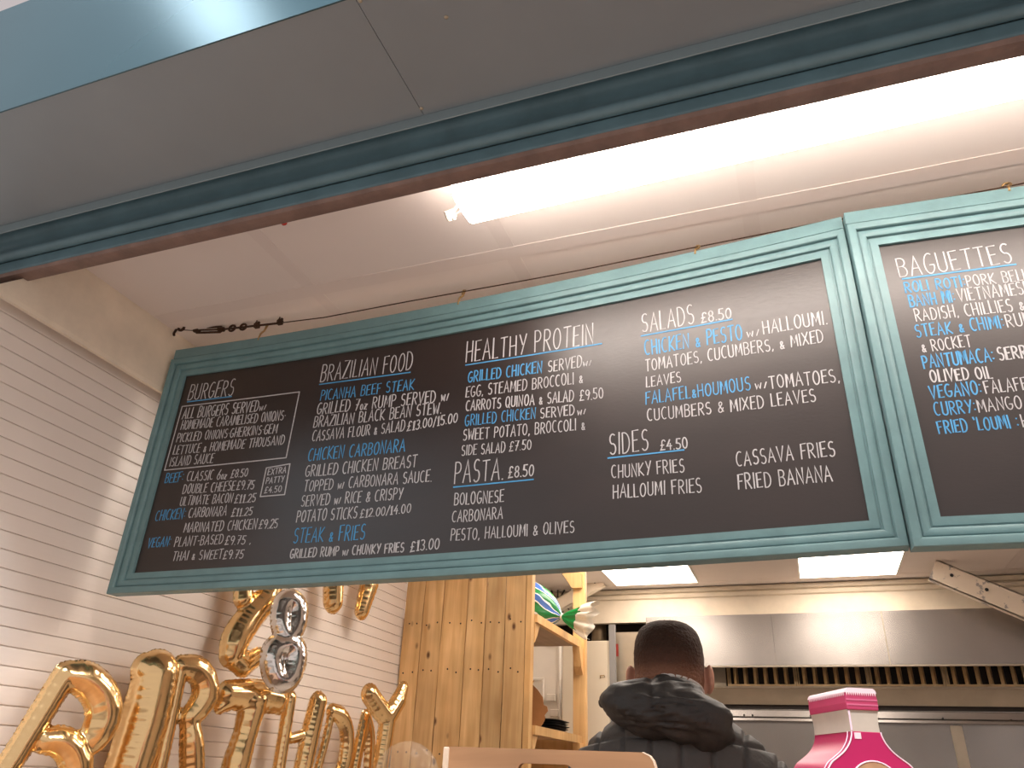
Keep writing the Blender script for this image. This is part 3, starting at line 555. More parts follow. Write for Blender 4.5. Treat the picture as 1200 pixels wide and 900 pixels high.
# ================================================================ FOIL BALLOONS
def foil(name, label, strokes, org, s, m, ang, group, xc=-1.70, flat=.9, res=.0045, wr=.15, fat=1.17, cat='foil balloon'):
    """letter-shaped inflated foil balloon: strokes are polylines with a radius; the outline gets a crimped seam"""
    allp = [p for st in strokes for p in st[0]]; cpx = (org[0]+np.mean([p[0] for p in allp])/s, org[1]+np.mean([p[1] for p in allp])/s)
    C = at_x(*cpx, xc); e = Vector((math.sin(ang), math.cos(ang), 0)); n = Vector((math.cos(ang), -math.sin(ang), 0))
    segs = []; acc = 0
    for pts, r in strokes:
        rs = r if isinstance(r, (list, tuple)) else [r]*len(pts); Q = []
        if len(pts) >= 4:
            A_ = [(*p, r_) for p, r_ in zip(pts, rs)]; closed = pts[0] == pts[-1]; E = ([A_[-2]]+A_+[A_[1]]) if closed else ([tuple(2*a-b for a, b in zip(A_[0], A_[1]))]+A_+[tuple(2*a-b for a, b in zip(A_[-1], A_[-2]))])
            D_ = []
            for i in range(1, len(E)-2):
                for k in range(6):
                    q = k/6; D_.append(tuple(.5*((2*b)+(-a+c)*q+(2*a-5*b+4*c-d)*q*q+(-a+3*b-3*c+d)*q**3) for a, b, c, d in zip(E[i-1], E[i], E[i+1], E[i+2])))
            D_.append(A_[-1]); pts = [(a, b) for a, b, _ in D_]; rs = [c for _, _, c in D_]
        for (x, y), rr in zip(pts, rs):
            w3 = on_plane(org[0]+x/s, org[1]+y/s, C, n); dd = w3-C; Q.append((dd.dot(e), dd.z, fat*rr/s*w3.dot(_f)/FPX))
        for a, b in zip(Q[:-1], Q[1:]): L_ = math.hypot(b[0]-a[0], b[1]-a[1]); segs.append((a, b, acc, L_)); acc += L_
    lo = np.array([min(min(a[k], b[k])-max(a[2], b[2]) for a, b, _, _ in segs) for k in (0, 1)])-.012
    hi = np.array([max(max(a[k], b[k])+max(a[2], b[2]) for a, b, _, _ in segs) for k in (0, 1)])+.012
    nx, nz = [int(v) for v in np.ceil((hi-lo)/res)]; X, Z = np.meshgrid(lo[0]+res*np.arange(nx+1), lo[1]+res*np.arange(nz+1), indexing='ij')
    F = np.full(X.shape, 9.); Hh = np.zeros(X.shape)
    for a, b, s0, L_ in segs:
        dx, dz = b[0]-a[0], b[1]-a[1]; tt = np.clip(((X-a[0])*dx+(Z-a[1])*dz)/max(L_*L_, 1e-9), 0, 1); d = np.hypot(X-a[0]-tt*dx, Z-a[1]-tt*dz); r = a[2]+(b[2]-a[2])*tt
        F = np.minimum(F, d-r); q = np.clip(1-(d/r)**2, 0, 1); side = np.sign((X-a[0])*dz-(Z-a[1])*dx)
        cre = np.abs(np.cos(PI*(s0+tt*L_)/.021+side*.8+1.3*np.sin((s0+tt*L_)*37)))**.6
        h = r*np.sqrt(q)*flat*(1-wr*2.2*np.clip((d/r)-.25, 0, 1)**1.2*cre); Hh = np.maximum(Hh, h)
    fl = .0035+.002*np.sin(X*420)*np.sin(Z*390); Fb = F-fl; gx, gz = np.gradient(Fb, res); g = np.hypot(gx, gz)+1e-6
    out = Fb > 0; Xs = np.where(out, X-gx/g*Fb, X); Zs = np.where(out, Z-gz/g*Fb, Z)
    ins = Fb <= 0; cell = ins[:-1, :-1] | ins[1:, :-1] | ins[:-1, 1:] | ins[1:, 1:]; near = np.max([Fb[:-1, :-1], Fb[1:, :-1], Fb[:-1, 1:], Fb[1:, 1:]], axis=0) < res*1.3; cell &= near
    Hh = np.where(out, .0, np.maximum(Hh, .0006)); bm = NB(); top, bot = {}, {}
    def vt(i, j, sg):
        D = top if (sg > 0 or out[i, j]) else bot
        if (i, j) not in D: p = e*float(Xs[i, j])+Vector((0, 0, float(Zs[i, j])))+n*float(sg*Hh[i, j]); D[(i, j)] = bm.verts.new(p)
        return D[(i, j)]
    for i, j in np.argwhere(cell):
        q = [(i, j), (i+1, j), (i+1, j+1), (i, j+1)]
        for sg in (1, -1):
            vs = [vt(a, b, sg) for a, b in (q if sg > 0 else q[::-1])]
            if len(set(vs)) == 4:
                try: bm.faces.new(vs)
                except ValueError: pass
    bmesh.ops.smooth_vert(bm, verts=bm.verts[:], factor=.35, use_axis_x=True, use_axis_y=True, use_axis_z=True)
    o = obj(name, bm, M[m], None, True, loc=tuple(C)); return tag(o, label, cat, group)
gA = 'gold letter balloons spelling the birthday row'; A0 = math.radians(16)
o7, o5, o6 = (0, 740), (180, 760), (320, 760)
def LB(ch): return 'gold foil balloon shaped as the letter %s on the white cladding' % ch
foil('letter_balloon', LB('B') + ', biggest in view', [([(430, 285), (260, 560), (85, 840), (-60, 1060)], 68), ([(440, 290), (560, 315), (655, 410), (685, 540), (640, 670), (590, 770)], [74, 90, 98, 100, 88, 40]), ([(300, 720), (400, 725), (480, 800), (500, 930), (420, 1060), (200, 1130)], [64, 78, 86, 88, 84, 70])], o7, 5.625, 'gold', A0, gA)
foil('letter_balloon', LB('I') + ' between B and R', [([(183, 790), (170, 840), (150, 905), (128, 985)], [23, 25, 25, 25]), ([(172, 785), (187, 783)], 16)], (0, 0), 1, 'gold', A0, gA, xc=-1.715)
foil('letter_balloon', LB('R') + ', next to I', [([(205, 120), (140, 420), (60, 800), (0, 1060)], 54), ([(205, 130), (315, 155), (380, 240), (385, 350), (340, 440), (270, 520)], [62, 80, 88, 90, 84, 70]), ([(270, 540), (285, 700), (290, 900), (290, 1060)], [60, 80, 84, 84])], o5, 6.43, 'gold', A0, gA, xc=-1.70)
foil('letter_balloon', LB('T') + ' under the numerals', [([(555, 340), (660, 350), (800, 360), (915, 380)], [78, 92, 96, 84]), ([(500, 440), (560, 390)], [40, 66]), ([(920, 350), (945, 440)], [76, 44]), ([(740, 400), (735, 470)], [112, 84]), ([(740, 440), (690, 640), (625, 860), (580, 1060)], [96, 84, 96, 96])], o5, 6.43, 'gold', A0, gA, xc=-1.69)
foil('letter_balloon', LB('H') + ' half hidden behind T', [([(118, 345), (85, 560), (40, 840), (20, 960)], 42), ([(315, 375), (270, 560), (210, 840), (180, 960)], [58, 62, 62, 62]), ([(95, 640), (170, 620), (260, 600)], [22, 28, 30])], o6, 6, 'gold', A0, gA, xc=-1.71, res=.004)
foil('letter_balloon', LB('D') + ' between H and A', [([(415, 430), (370, 640), (310, 860), (280, 960)], 26), ([(415, 440), (475, 475), (515, 570), (515, 720), (470, 880), (360, 960)], [40, 48, 48, 48, 46, 40])], o6, 6, 'gold', A0, gA, xc=-1.71, res=.004)
foil('letter_balloon', LB('A') + ', slim, below Y', [([(650, 470), (600, 700), (560, 900), (545, 980)], [32, 38, 40, 40]), ([(655, 470), (680, 620), (670, 900), (670, 980)], [32, 36, 38, 38])], o6, 6, 'gold', A0, gA, xc=-1.70, res=.004)
foil('letter_balloon', LB('Y') + ' beside the pallet planks', [([(680, 320), (745, 420), (800, 490)], [58, 60, 56]), ([(915, 275), (880, 370), (810, 480)], [34, 50, 56]), ([(805, 490), (775, 700), (745, 880), (730, 980)], [54, 52, 52, 52])], o6, 6, 'gold', A0*1.6, gA, xc=-1.60, res=.004)
gN = 'numeral balloons above the birthday row'; o2 = (180, 680)
foil('number_balloon', 'gold foil balloon shaped as the numeral 2, hanging under the long chalkboard', [([(590, 120), (600, 20), (690, -60), (770, 10), (750, 110), (640, 240), (545, 380), (510, 490)], [58, 56, 60, 66, 70, 80, 86, 70]), ([(500, 490), (590, 560), (690, 500)], [56, 62, 44])], o2, 5.625, 'gold', math.radians(20), gN, xc=-1.72)
foil('number_balloon', 'crinkled silver foil balloon shaped as the numeral 8 beside the gold 2', [([(905, 130), (945, 170), (948, 240), (925, 320), (880, 365), (845, 300), (842, 210), (865, 145), (905, 130)], 58), ([(880, 420), (930, 460), (925, 560), (880, 650), (810, 640), (780, 540), (800, 450), (880, 420)], 66)], o2, 5.625, 'silver', math.radians(34), gN, xc=-1.60, wr=.2)
o3 = (340, 660); gH = 'gold letter balloons mostly hidden behind the long chalkboard'
foil('letter_balloon', 'rounded lower tip of a gold letter balloon below the chalkboard, nearer the silver 8', [([(376, 345), (380, 180), (388, -60), (395, -330)], [80, 84, 84, 84]), ([(400, -320), (540, -300), (590, -200), (540, -110), (410, -80)], 64)], o3, 7.5, 'gold', A0, gH, xc=-1.71)
foil('letter_balloon', 'slanting lower tip of a gold letter balloon below the chalkboard, nearer the pallet planks', [([(628, 420), (690, 200), (760, -60)], [62, 76, 76]), ([(760, -60), (700, -200), (660, -330)], 66), ([(760, -60), (850, -190), (920, -330)], 66)], o3, 7.5, 'gold', A0, gH, xc=-1.71)
# clear balloon with something gold inside
c = at_y(476, 913, 2.55); t = thing('clear_balloon', 'transparent round balloon in front of the pallet planks', 'balloon', tuple(c)); rb = 39*c.dot(_f)/FPX
bm = NB(); ell(bm, (0, 0, 0), (rb, rb, rb*1.04), u=40, v=24); obj('skin', bm, M['clear'], t, True)
bm = NB(); tube(bm, [(0, 0, -rb*1.03), (0, 0, -rb*1.12), (0, 0, -rb*1.6)], [.012, .005, .004], 8); obj('neck', bm, M['plastic'], t, True)
bm = NB()
for k in range(7): a = k*2.4; bm2 = Matrix.Translation((.045*math.cos(a), .04*math.sin(a), -.02+.012*k-.03)) @ Matrix.Rotation(a, 4, 'Z') @ Matrix.Rotation(.7+.3*k, 4, 'X'); box(bm, -.011, .011, -.011, .011, -.001, .001, bm2)
obj('gold_confetti', bm, M['gold'], t)

# ================================================================ PALLET-WOOD SHELF UNIT
YP = 3.364; xl, xr = -1.79, -1.168; zt = 1.13
t = thing('pallet_wood_shelf', 'tall shelf unit ended with knotty pallet planks beside the balloons', 'shelf unit', (-1.48, YP, FL))
edges = [(475, 495.5), (500, 519.5), (522.5, 545.5), (551, 570.5), (574.5, 593.5), (597.5, 616.5)]
fx = [-1.790, -1.690, -1.588, -1.462, -1.367, -1.270, -1.170]
for a, b in zip(fx[:-1], fx[1:]):
    bm = NB(); K = 24; ra = [random.uniform(-.0015, .0015) for _ in range(K+1)]; rows = []
    dy = random.uniform(0, .004)
    for i in range(K+1):
        z = FL+(zt-FL)*i/K; rows.append([bm.verts.new(p) for p in ((a+.002+ra[i], YP+dy, z), (b-.002+ra[(i*7) % K], YP+dy, z), (b-.002+ra[(i*7) % K], YP+.019+dy, z), (a+.002+ra[i], YP+.019+dy, z))])
    for p, q in zip(rows[:-1], rows[1:]):
        for k in range(4): bm.faces.new([p[k], p[(k+1) % 4], q[(k+1) % 4], q[k]])
    bm.faces.new(rows[0]); bm.faces.new(rows[-1][::-1]); pk = obj('plank', toloc(bm, t), M['pallet'], t)
    for zz in (.632, .420, .085, -.5):
        for fxx in (.3, .72):
            bm = NB(); ell(bm, (a+(b-a)*(fxx+random.uniform(-.08, .08)), YP+dy-.0005, zz+random.uniform(-.011, .011)), (.0038, .002, .0038), u=10, v=6); obj('nail_hole', toloc(bm, t), M['darkhole'], pk, True)
YPOST = 4.18; sT = at_y(672, 757, YPOST).z; s2T = at_y(672, 868, YPOST).z
bm = NB(); box(bm, -1.169, -1.142, YP-.002, YP+.045, FL, zt); tag(obj('edge_batten', toloc(bm, t), M['pine'], t, bevel=.002), 'pale planed edge batten')
bm = NB(); box(bm, -1.176, -1.108, YPOST, YPOST+.045, FL, ZC-.002); obj('post', toloc(bm, t), M['pine'], t, bevel=.002)
bm = NB(); box(bm, -1.79, -1.15, YPOST+.01, YPOST+.04, FL, .2); obj('end_frame', toloc(bm, t), M['pine'], t)
for zz in (sT, s2T, -.45, -1.1):
    bm = NB(); box(bm, -1.79, -1.150, YP+.02, YPOST, zz, zz+.019); obj('shelf', toloc(bm, t), M['ply'], t)
    bm = NB(); box(bm, -1.1495, -1.128, YP+.046, YPOST+.001, zz-.012, zz+.024); obj('shelf_edge', toloc(bm, t), M['pine'], t)
def bracket(pts, y0, y1): bm = NB(); prism(bm, [(x, y0, z) for x, z in pts], (0, y1-y0, 0)); obj('corner_bracket', toloc(bm, t), M['pine'], t, bevel=.001)
for zz in (sT, s2T):
    bm = NB(); prism(bm, [(-1.160, YPOST, zz-.012), (-1.160, YPOST, zz-.15), (-1.160, YPOST-.04, zz-.11), (-1.160, YPOST-.07, zz-.012)], (.040, 0, 0)); obj('corner_bracket', toloc(bm, t), M['pine'], t, bevel=.001)
    bm = NB(); prism(bm, [(-1.165, YP+.05, zz-.012), (-1.165, YP+.05, zz-.10), (-1.165, YP+.08, zz-.07), (-1.165, YP+.12, zz-.012)], (.026, 0, 0)); obj('corner_bracket', toloc(bm, t), M['pine'], t, bevel=.001)
zz = at_y(672, 686, YPOST).z
bm = NB(); prism(bm, [(-1.30, YPOST+.005, zz+.16), (-1.176, YPOST+.005, zz-.02), (-1.120, YPOST+.005, zz-.02), (-1.120, YPOST+.005, zz+.06), (-1.22, YPOST+.005, zz+.16)], (0, -.03, 0)); obj('corner_bracket', toloc(bm, t), M['pine'], t, bevel=.001)

# bag of rolls lying on the top shelf, its tied end hanging over the edge
YBG = 3.86
pn = at_y(658.5, 722.5, YBG); p0 = at_y(600, 706, YBG+.05); p1 = at_y(690, 727, YBG-.02)
t = thing('bread_bag', 'green and blue printed plastic bag with a tied clear end on the top shelf', 'bag', (p0.x, p0.y, sT+.02))
def loft(bm, rings, uvname=None):
    R_ = [[bm.verts.new(p) for p in r] for r in rings]; uvl = bm.loops.layers.uv.new('UVMap') if uvname else None; n = len(R_[0])
    for i in range(len(R_)-1):
        for k in range(n):
            f = bm.faces.new([R_[i][k], R_[i][(k+1) % n], R_[i+1][(k+1) % n], R_[i+1][k]])
            if uvl:
                for lp, (ii, kk) in zip(f.loops, ((i, k), (i, k+1), (i+1, k+1), (i+1, k))): lp[uvl].uv = (kk/n, ii/len(R_))
    return R_
ax = (pn-p0).normalized(); sd = ax.cross(Vector((0, 1, 0))).normalized(); dp = ax.cross(sd)
rings = []; n = 36
for tt, r in ((-.55, .03), (-.45, .09), (-.2, .125), (.1, .135), (.4, .130), (.62, .108), (.78, .080), (.9, .046), (.97, .018), (1.0, .011)):
    c = p0.lerp(pn, tt)
    rings.append([c+(sd*math.cos(2*PI*k/n)*(1.0)+dp*math.sin(2*PI*k/n)*.8)*r*(1+.07*math.sin(k*2*PI/n*6+tt*4)*(1 if tt < .7 else 1.6)) for k in range(n)])
bm = NB(); loft(bm, rings, True); bd = obj('bag_body', toloc(bm, t), M['bag'], t, True); sbm = bd.modifiers.new('s', 'SUBSURF'); sbm.levels = sbm.render_levels = 1
def flare(name, m, t0, t1, ra, rb_, ph):
    rings = []
    for i in range(7):
        q = i/6; c = pn.lerp(p1, t0+(t1-t0)*q); r = ra+(rb_-ra)*q**.75
        rings.append([c+sd*math.cos(2*PI*k/n)*r*(1+.10*math.sin(k*.9+ph))+dp*math.sin(2*PI*k/n)*r*.42*(1+.35*math.sin(k*1.7+ph))+ax*.016*q*math.sin(k*1.3+ph) for k in range(n)])
    bm = NB(); loft(bm, rings); return obj(name, toloc(bm, t), m, t, True)
tag(flare('bag_tail', M['baggreen'], 0.02, .62, .010, .062, .4), 'bright green gathered tail'); tag(flare('bag_mouth', M['film'], .58, 1.08, .062, .098, .4), 'clear plastic mouth')
bm = NB(); tube(bm, [pn+(sd*math.cos(a)+dp*math.sin(a))*.013 for a in np.linspace(0, 2*PI, 15)], .0045, 6, False); obj('tie', toloc(bm, t), M['plastic'], t, True)
# torn cardboard and black trays on the lower shelf
zl = s2T+.0195
yb = 3.72; pts = [(600, 800), (622, 799), (626, 797), (624, 802), (630, 808), (636, 817), (637, 826), (641, 828), (642, 833), (638, 838), (639, 842), (636, 848), (630, 854)]
P3 = [at_y(px, py, yb) for px, py in pts]; P3 = [Vector((p.x, yb, max(p.z, zl+.001))) for p in P3] + [Vector((at_y(600, 850, yb).x, yb, zl+.001))]
P3[-2].z = zl+.001
bm = NB(); prism(bm, P3, (0, .004, 0)); bmesh.ops.translate(bm, verts=bm.verts[:], vec=-P3[-1]); tag(obj('cardboard_sheet', bm, M['card'], None, loc=tuple(P3[-1])), 'torn brown cardboard standing on the lower shelf', 'cardboard')
q0, q1 = at_y(634, 858, 3.85), at_y(665, 858, 3.95); trw = .19
for k in range(5):
    bm = NB(); rings = []
    for zz, sc in ((0, .80), (.003, .84), (.008, .98), (.010, 1.03), (.0115, 1.0), (.005, .84)):
        rings.append([(trw*.55*sc*math.copysign(abs(math.cos(a))**.5, math.cos(a)), trw*.8*sc*math.copysign(abs(math.sin(a))**.5, math.sin(a)), zz) for a in np.linspace(0, 2*PI, 29)[:-1]])
    R_ = loft(bm, rings); bm.faces.new(R_[0][::-1]); bm.faces.new(R_[-1])
    nm = ('lowest', 'second from bottom', 'middle', 'second from top', 'topmost')[k]
    tag(obj('serving_tray', bm, M['tray'], None, 30, loc=(-1.262+.004*(k % 3), 3.92+.006*k, zl+.0118*k)), 'thin black tray on the lower shelf, %s of its stack' % nm, 'tray', 'black trays stacked on the lower shelf')

# ================================================================ REAR LEFT: DOOR, CUPBOARD, DUCT, STRUTS
YD = 5.2
t = thing('panelled_cupboard_door', 'white panelled door with mouldings behind the wooden shelf unit', 'door', (-1.66, YD, FL))
bm = NB(); box(bm, -1.79, -1.523, YD, YD+.04, FL, .82); obj('door_leaf', toloc(bm, t), M['doorpaint'], t)
for (x0, x1, z0, z1) in ((-1.79, -1.66, .36, .60), (-1.645, -1.545, .30, .82), (-1.79, -1.66, .06, .33)):
    bm = NB()
    for a in ((x0, x1, z1-.018, z1), (x0, x1, z0, z0+.018), (x1-.018, x1, z0, z1)): box(bm, a[0], a[1], YD-.016, YD, a[2], a[3])
    obj('moulding', toloc(bm, t), M['doorpaint'], t, bevel=.005)
for px, py in ((646, 813), (650, 831)):
    q = at_y(px, py, YD-.02); bm = NB(); box(bm, q.x-.03, q.x+.03, YD-.03, YD, q.z-.045, q.z-.002); obj('hinge', toloc(bm, t), M['doorpaint'], t, bevel=.004)
bm = NB(); box(bm, -1.52, -1.455, YD-.01, YD+.05, FL, .82); tag(obj('side_post', bm, M['grey'], None), kind=None); bpy.data.objects['side_post'].name = 'grey_post'
tag(bpy.data.objects['grey_post'], 'grey upright strip between white panelled door and wooden post', 'post')
bm = NB(); box(bm, XW, -.98, 5.9, 5.93, FL, ZC); struct('trim_4', bm, M['darkmetal'])
t = thing('tall_cupboard', 'tall cream enamelled cupboard left of the man in the jacket', 'cupboard', (-1.15, 4.9, FL))
zc_ = at_y(700, 751, 4.6).z
bm = NB(); box(bm, -1.36, -1.074, 4.6, 5.15, FL+.05, zc_); obj('body', toloc(bm, t), M['fridge'], t, bevel=.004)
bm = NB(); box(bm, -1.355, -1.080, 4.585, 4.60, FL+.08, zc_-.004); dr = obj('door', toloc(bm, t), M['fridge'], t, bevel=.004)
q = at_y(706, 792, 4.58); bm = NB(); tube(bm, [q+Vector((-.012, 0, -.012)), q+Vector((-.012, -.006, 0)), q+Vector((.012, -.006, .002)), q+Vector((.012, 0, -.006))], .003, 6); tag(obj('small_hook', toloc(bm, t), M['brass'], dr, True), 'small brass hook')
bm = NB(); box(bm, -1.35, -1.09, 4.62, 5.1, FL, FL+.05); obj('plinth', toloc(bm, t), M['darkmetal'], t)
t = thing('steel_side_panel', 'dark steel upright panel with pale edge strip left of the man\'s head', 'panel', (-1.0, 4.8, FL))
zs = at_y(717, 732, 4.6).z
bm = NB(); box(bm, -1.072, -1.036, 4.59, 4.62, FL, zs); tag(obj('edge_strip', toloc(bm, t), M['grey'], t, bevel=.002), 'pale grey edge strip')
bm = NB(); box(bm, -1.0715, -.86, 4.70, 4.72, FL, .80); obj('sheet', toloc(bm, t), M['steeldull'], t)
q = at_y(722, 762, 4.7); bm = NB(); box(bm, q.x-.010, q.x+.014, 4.692, 4.70, q.z-.035, q.z+.035); tag(obj('red_sticker', toloc(bm, t), M['red'], t), 'red sticker')
c = at_y(702, 742, 5.66); bm = NB(); tube(bm, [(0, 0, -.05), (0, 0, ZC-zc_-.05)], .055, 20); tag(obj('duct_pipe', bm, M['duct'], None, True, loc=(c.x, c.y, zc_+.05)), 'short metal duct pipe standing behind the top of the cream cupboard', 'pipe')
def strut(label, A, Bp, w, th, m):
    A, Bp = Vector(A), Vector(Bp); d = (Bp-A).normalized(); nr = Vector((d.z, 0, -d.x))
    t = thing('diagonal_strut', label, 'strut', tuple(A)); bm = NB()
    prism(bm, [A+nr*w/2, Bp+nr*w/2, Bp-nr*w/2, A-nr*w/2], (0, th*.25, 0)); bmesh.ops.translate(bm, verts=bm.verts[:], vec=-A); obj('web', bm, m, t)
    for sg in (1, -1):
        bm = NB(); a, b = A+nr*sg*w/2, Bp+nr*sg*w/2; prism(bm, [a, b, b-nr*sg*.006, a-nr*sg*.006], (0, th, 0)); bmesh.ops.translate(bm, verts=bm.verts[:], vec=-A); obj('flange', bm, m, t)
    bm = NB()
    for f in (.12, .33): c = A.lerp(Bp, f); ell(bm, (c-A)+Vector((0, -.003, .01)), (.010, .006, .010), u=10, v=6)
    obj('bolt_head', bm, M['darkhole'], t, True)
strut('chipped white diagonal strut in front of the steel hood, upper right', at_y(1093, 667, 5.0), at_y(1300, 752, 5.0), .125, .05, M['strut'])
strut('white diagonal strut crossing behind the wooden post, upper left of the cupboard', at_y(705, 676, 5.2)+Vector((0, 0, -.02)), at_y(640, 716, 5.2), .085, .05, M['cream'])
bm = NB(); q = at_y(655, 690, 5.35)
for k in range(7):
    a = Vector((q.x-.16+.05*k, 5.36, ZC-.005)); tube(bm, [a, a+Vector((.03*math.sin(k), -.02, -.05)), a+Vector((.06*math.cos(k*2), 0, -.10)), a+Vector((-.02, .02, -.15+.02*math.sin(k*3)))], .006, 6)
bmesh.ops.translate(bm, verts=bm.verts[:], vec=-Vector((q.x, 5.36, ZC))); tag(obj('cable_bundle', bm, M['darkcloth'], None, True, loc=(q.x, 5.36, ZC)), 'tangle of dark cables under the ceiling behind the green bag', 'cables')

# ================================================================ KITCHEN HOOD AND STEEL WALL
t = thing('extractor_hood', 'long stainless steel extractor hood above the kitchen wall', 'extractor hood', (.6, 5.4, .66))
HX0, HX1 = -.97, 2.9; xs = at_y(1037.5, 745, 5.25).x
for a, b in ((HX0, -.165+.0), (-.165, xs-.002), (xs+.002, HX1)):
    bm = NB(); prism(bm, [(a, 5.25, .677), (a, 5.256, .988), (a, 5.262, .988), (a, 5.256, .677)], (b-a-.001, 0, 0)); obj('front_panel', toloc(bm, t), M['steel'], t)
bm = NB(); box(bm, xs-.003, xs+.003, 5.2485, 5.2575, .676, .987); obj('seam_strip', toloc(bm, t), M['steeldull'], t)
bm = NB(); prism(bm, [(HX0, 5.25, .677), (HX0, 5.256, .988), (HX0, 5.62, .988), (HX0, 5.62, .677)], (.002, 0, 0)); obj('side_panel', toloc(bm, t), M['steel'], t)
bm = NB(); box(bm, HX0, HX1, 5.249, 5.275, .667, .676); obj('bottom_lip', toloc(bm, t), M['steeldull'], t)
bm = NB(); box(bm, HX0, HX1, 5.257, 5.64, .984, .989); obj('top_panel', toloc(bm, t), M['steel'], t)
YF = 5.55; zf0, zf1 = .585, .80
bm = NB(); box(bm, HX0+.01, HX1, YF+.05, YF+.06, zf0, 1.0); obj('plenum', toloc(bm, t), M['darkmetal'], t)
fx0 = at_y(852, 790, YF).x; bm = NB(); box(bm, HX0+.01, fx0-.01, YF-.004, YF+.02, zf0, zf1); obj('blank_panel', toloc(bm, t), M['steeldull'], t)
x = fx0; fi = 0
while x < HX1-.1:
    wdt = .43
    fr = NB(); box(fr, x, x+.010, YF-.006, YF+.02, zf0+.004, zf1); box(fr, x+.014, x+.022, YF-.006, YF+.02, zf0+.004, zf1); box(fr, x+wdt-.012, x+wdt-.002, YF-.006, YF+.02, zf0+.004, zf1); box(fr, x, x+wdt-.002, YF-.002, YF+.02, zf0, zf0+.014)
    fo = obj('baffle_filter', toloc(fr, t), M['baffle'], t)
    for k in range(6):
        xx = x+.055+k*.0635; bm = NB(); prism(bm, [(xx-.014, YF-.004, 0), (xx+.004, YF-.012, 0), (xx+.016, YF+.006, 0), (xx+.010, YF+.012, 0), (xx+.001, YF-.002, 0), (xx-.010, YF+.006, 0)], (0, 0, zf1-zf0-.02)); bmesh.ops.translate(bm, verts=bm.verts[:], vec=(0, 0, zf0+.014)); obj('baffle', toloc(bm, t), M['baffle'], fo, bevel=.0015)
    x += wdt; fi += 1
bm = NB(); box(bm, HX0, HX1, YF-.02, YF+.02, zf0-.012, zf0); obj('filter_ledge', toloc(bm, t), M['steeldull'], t, bevel=.003)
bm = NB(); prism(bm, [(HX0, YF, zf0-.012), (HX0, YF+.03, .478), (HX0, YF+.033, .478), (HX0, YF+.003, zf0-.012)], (HX1-HX0, 0, 0)); obj('back_panel', toloc(bm, t), M['steeldull'], t)
bm = NB(); box(bm, XW, 3.14, 5.60, 5.66, FL, .452); struct('wall_splashback', bm, M['steel'])
bm = NB(); box(bm, HX0, 3.1, 5.605, 5.66, .452, .50); struct('trim_5', bm, M['darkmetal'])
bm = NB(); prism(bm, [(-.9, 5.60, .448), (-.9, 5.585, .446), (-.9, 5.580, .405), (-.9, 5.565, .398), (-.9, 5.562, .380), (-.9, 5.60, .378)], (4.0, 0, 0)); struct('trim_6', bm, M['steel'], bevel=.002)
for px0, px1 in ((1117, 1131),):
    a, b = at_y(px0, 870, 5.6).x, at_y(px1, 870, 5.6).x; bm = NB(); box(bm, a, b, 5.59, 5.60, FL, .372); struct('trim_7', bm, M['steeldull'], bevel=.002)
bm = NB()
for px, py in ((872, 838), (882, 838), (950, 839), (1105, 842), (1185, 844)): q = at_y(px, py, 5.578); ell(bm, (q.x, 5.580, q.z), (.006, .004, .006), u=8, v=6)
struct('trim_8', bm, M['darkhole'], True)

# ================================================================ MAN IN THE QUILTED JACKET
MX, MY = -.292, 1.86
man = thing('person', 'man seen from behind in a dark grey quilted hooded jacket, short dark hair', 'person', (MX, MY, FL))
def shiftm(bm): bmesh.ops.translate(bm, verts=bm.verts[:], vec=(0, 0, -FL)); return bm    # figure is drawn round (0,0) with z in camera heights
HC = Vector((-.003, .012, .218))
bm = NB()
ell(bm, HC, (.075, .094, .112), u=28, v=18, p=2.25); ell(bm, HC+Vector((0, .035, -.055)), (.056, .062, .068), u=20, v=14)    # skull, jaw
ell(bm, HC+Vector((0, .098, -.022)), (.013, .020, .026), u=12, v=8); ell(bm, HC+Vector((0, .094, .008)), (.050, .012, .010), u=14, v=8)  # nose, brow
ell(bm, HC+Vector((0, .092, -.062)), (.022, .011, .007), u=12, v=8); ell(bm, HC+Vector((0, .088, -.098)), (.022, .018, .015), u=12, v=8)  # mouth, chin
caps(bm, HC+Vector((0, -.010, -.05)), (0, -.01, .03), .058, .066)                                              # neck
for sg in (-1, 1):                                                                                             # ears
    Me = Matrix.Rotation(sg*.35, 3, 'Z'); ell(bm, HC+Vector((sg*.090, -.004, -.004)), (.009, .021, .031), Me, 14, 10); ell(bm, HC+Vector((sg*.086, .0, -.026)), (.009, .011, .013), Me, 10, 8)
    caps(bm, (sg*.07, 0, .02), (sg*.165, .0, -.025), .055, .058); caps(bm, (sg*.175, 0, -.04), (sg*.245, .02, -.33), .052, .042); caps(bm, (sg*.245, .02, -.33), (sg*.16, .25, -.40), .042, .030)
    w = Vector((sg*.15, .275, -.402)); ell(bm, w+Vector((-sg*.012, .045, -.004)), (.040, .048, .017), Matrix.Rotation(sg*.25, 3, 'Z'), 14, 10)     # palm
    for k, ln in enumerate((.070, .078, .073, .058)):                                                          # four curled fingers
        b0 = w+Vector((-sg*(.012-.0205*(1.5-k)*sg*sg), .085-abs(k-1.3)*.004, -.004)); b0.x = w.x-sg*.022+sg*(k-1.5)*-.0205
        b1 = b0+Vector((-sg*.006, ln*.5, .002)); b2 = b1+Vector((-sg*.004, ln*.34, -.016)); b3 = b2+Vector((0, ln*.12, -.018)); caps(bm, b0, b1, .0095, .009, 10); caps(bm, b1, b2, .009, .0082, 10); caps(bm, b2, b3, .0082, .0072, 10)
    th0 = w+Vector((-sg*.040, .030, -.006)); th1 = th0+Vector((-sg*.026, .028, -.010)); caps(bm, th0, th1, .0115, .0105, 10); caps(bm, th1, th1+Vector((-sg*.008, .026, -.008)), .0102, .0085, 10)
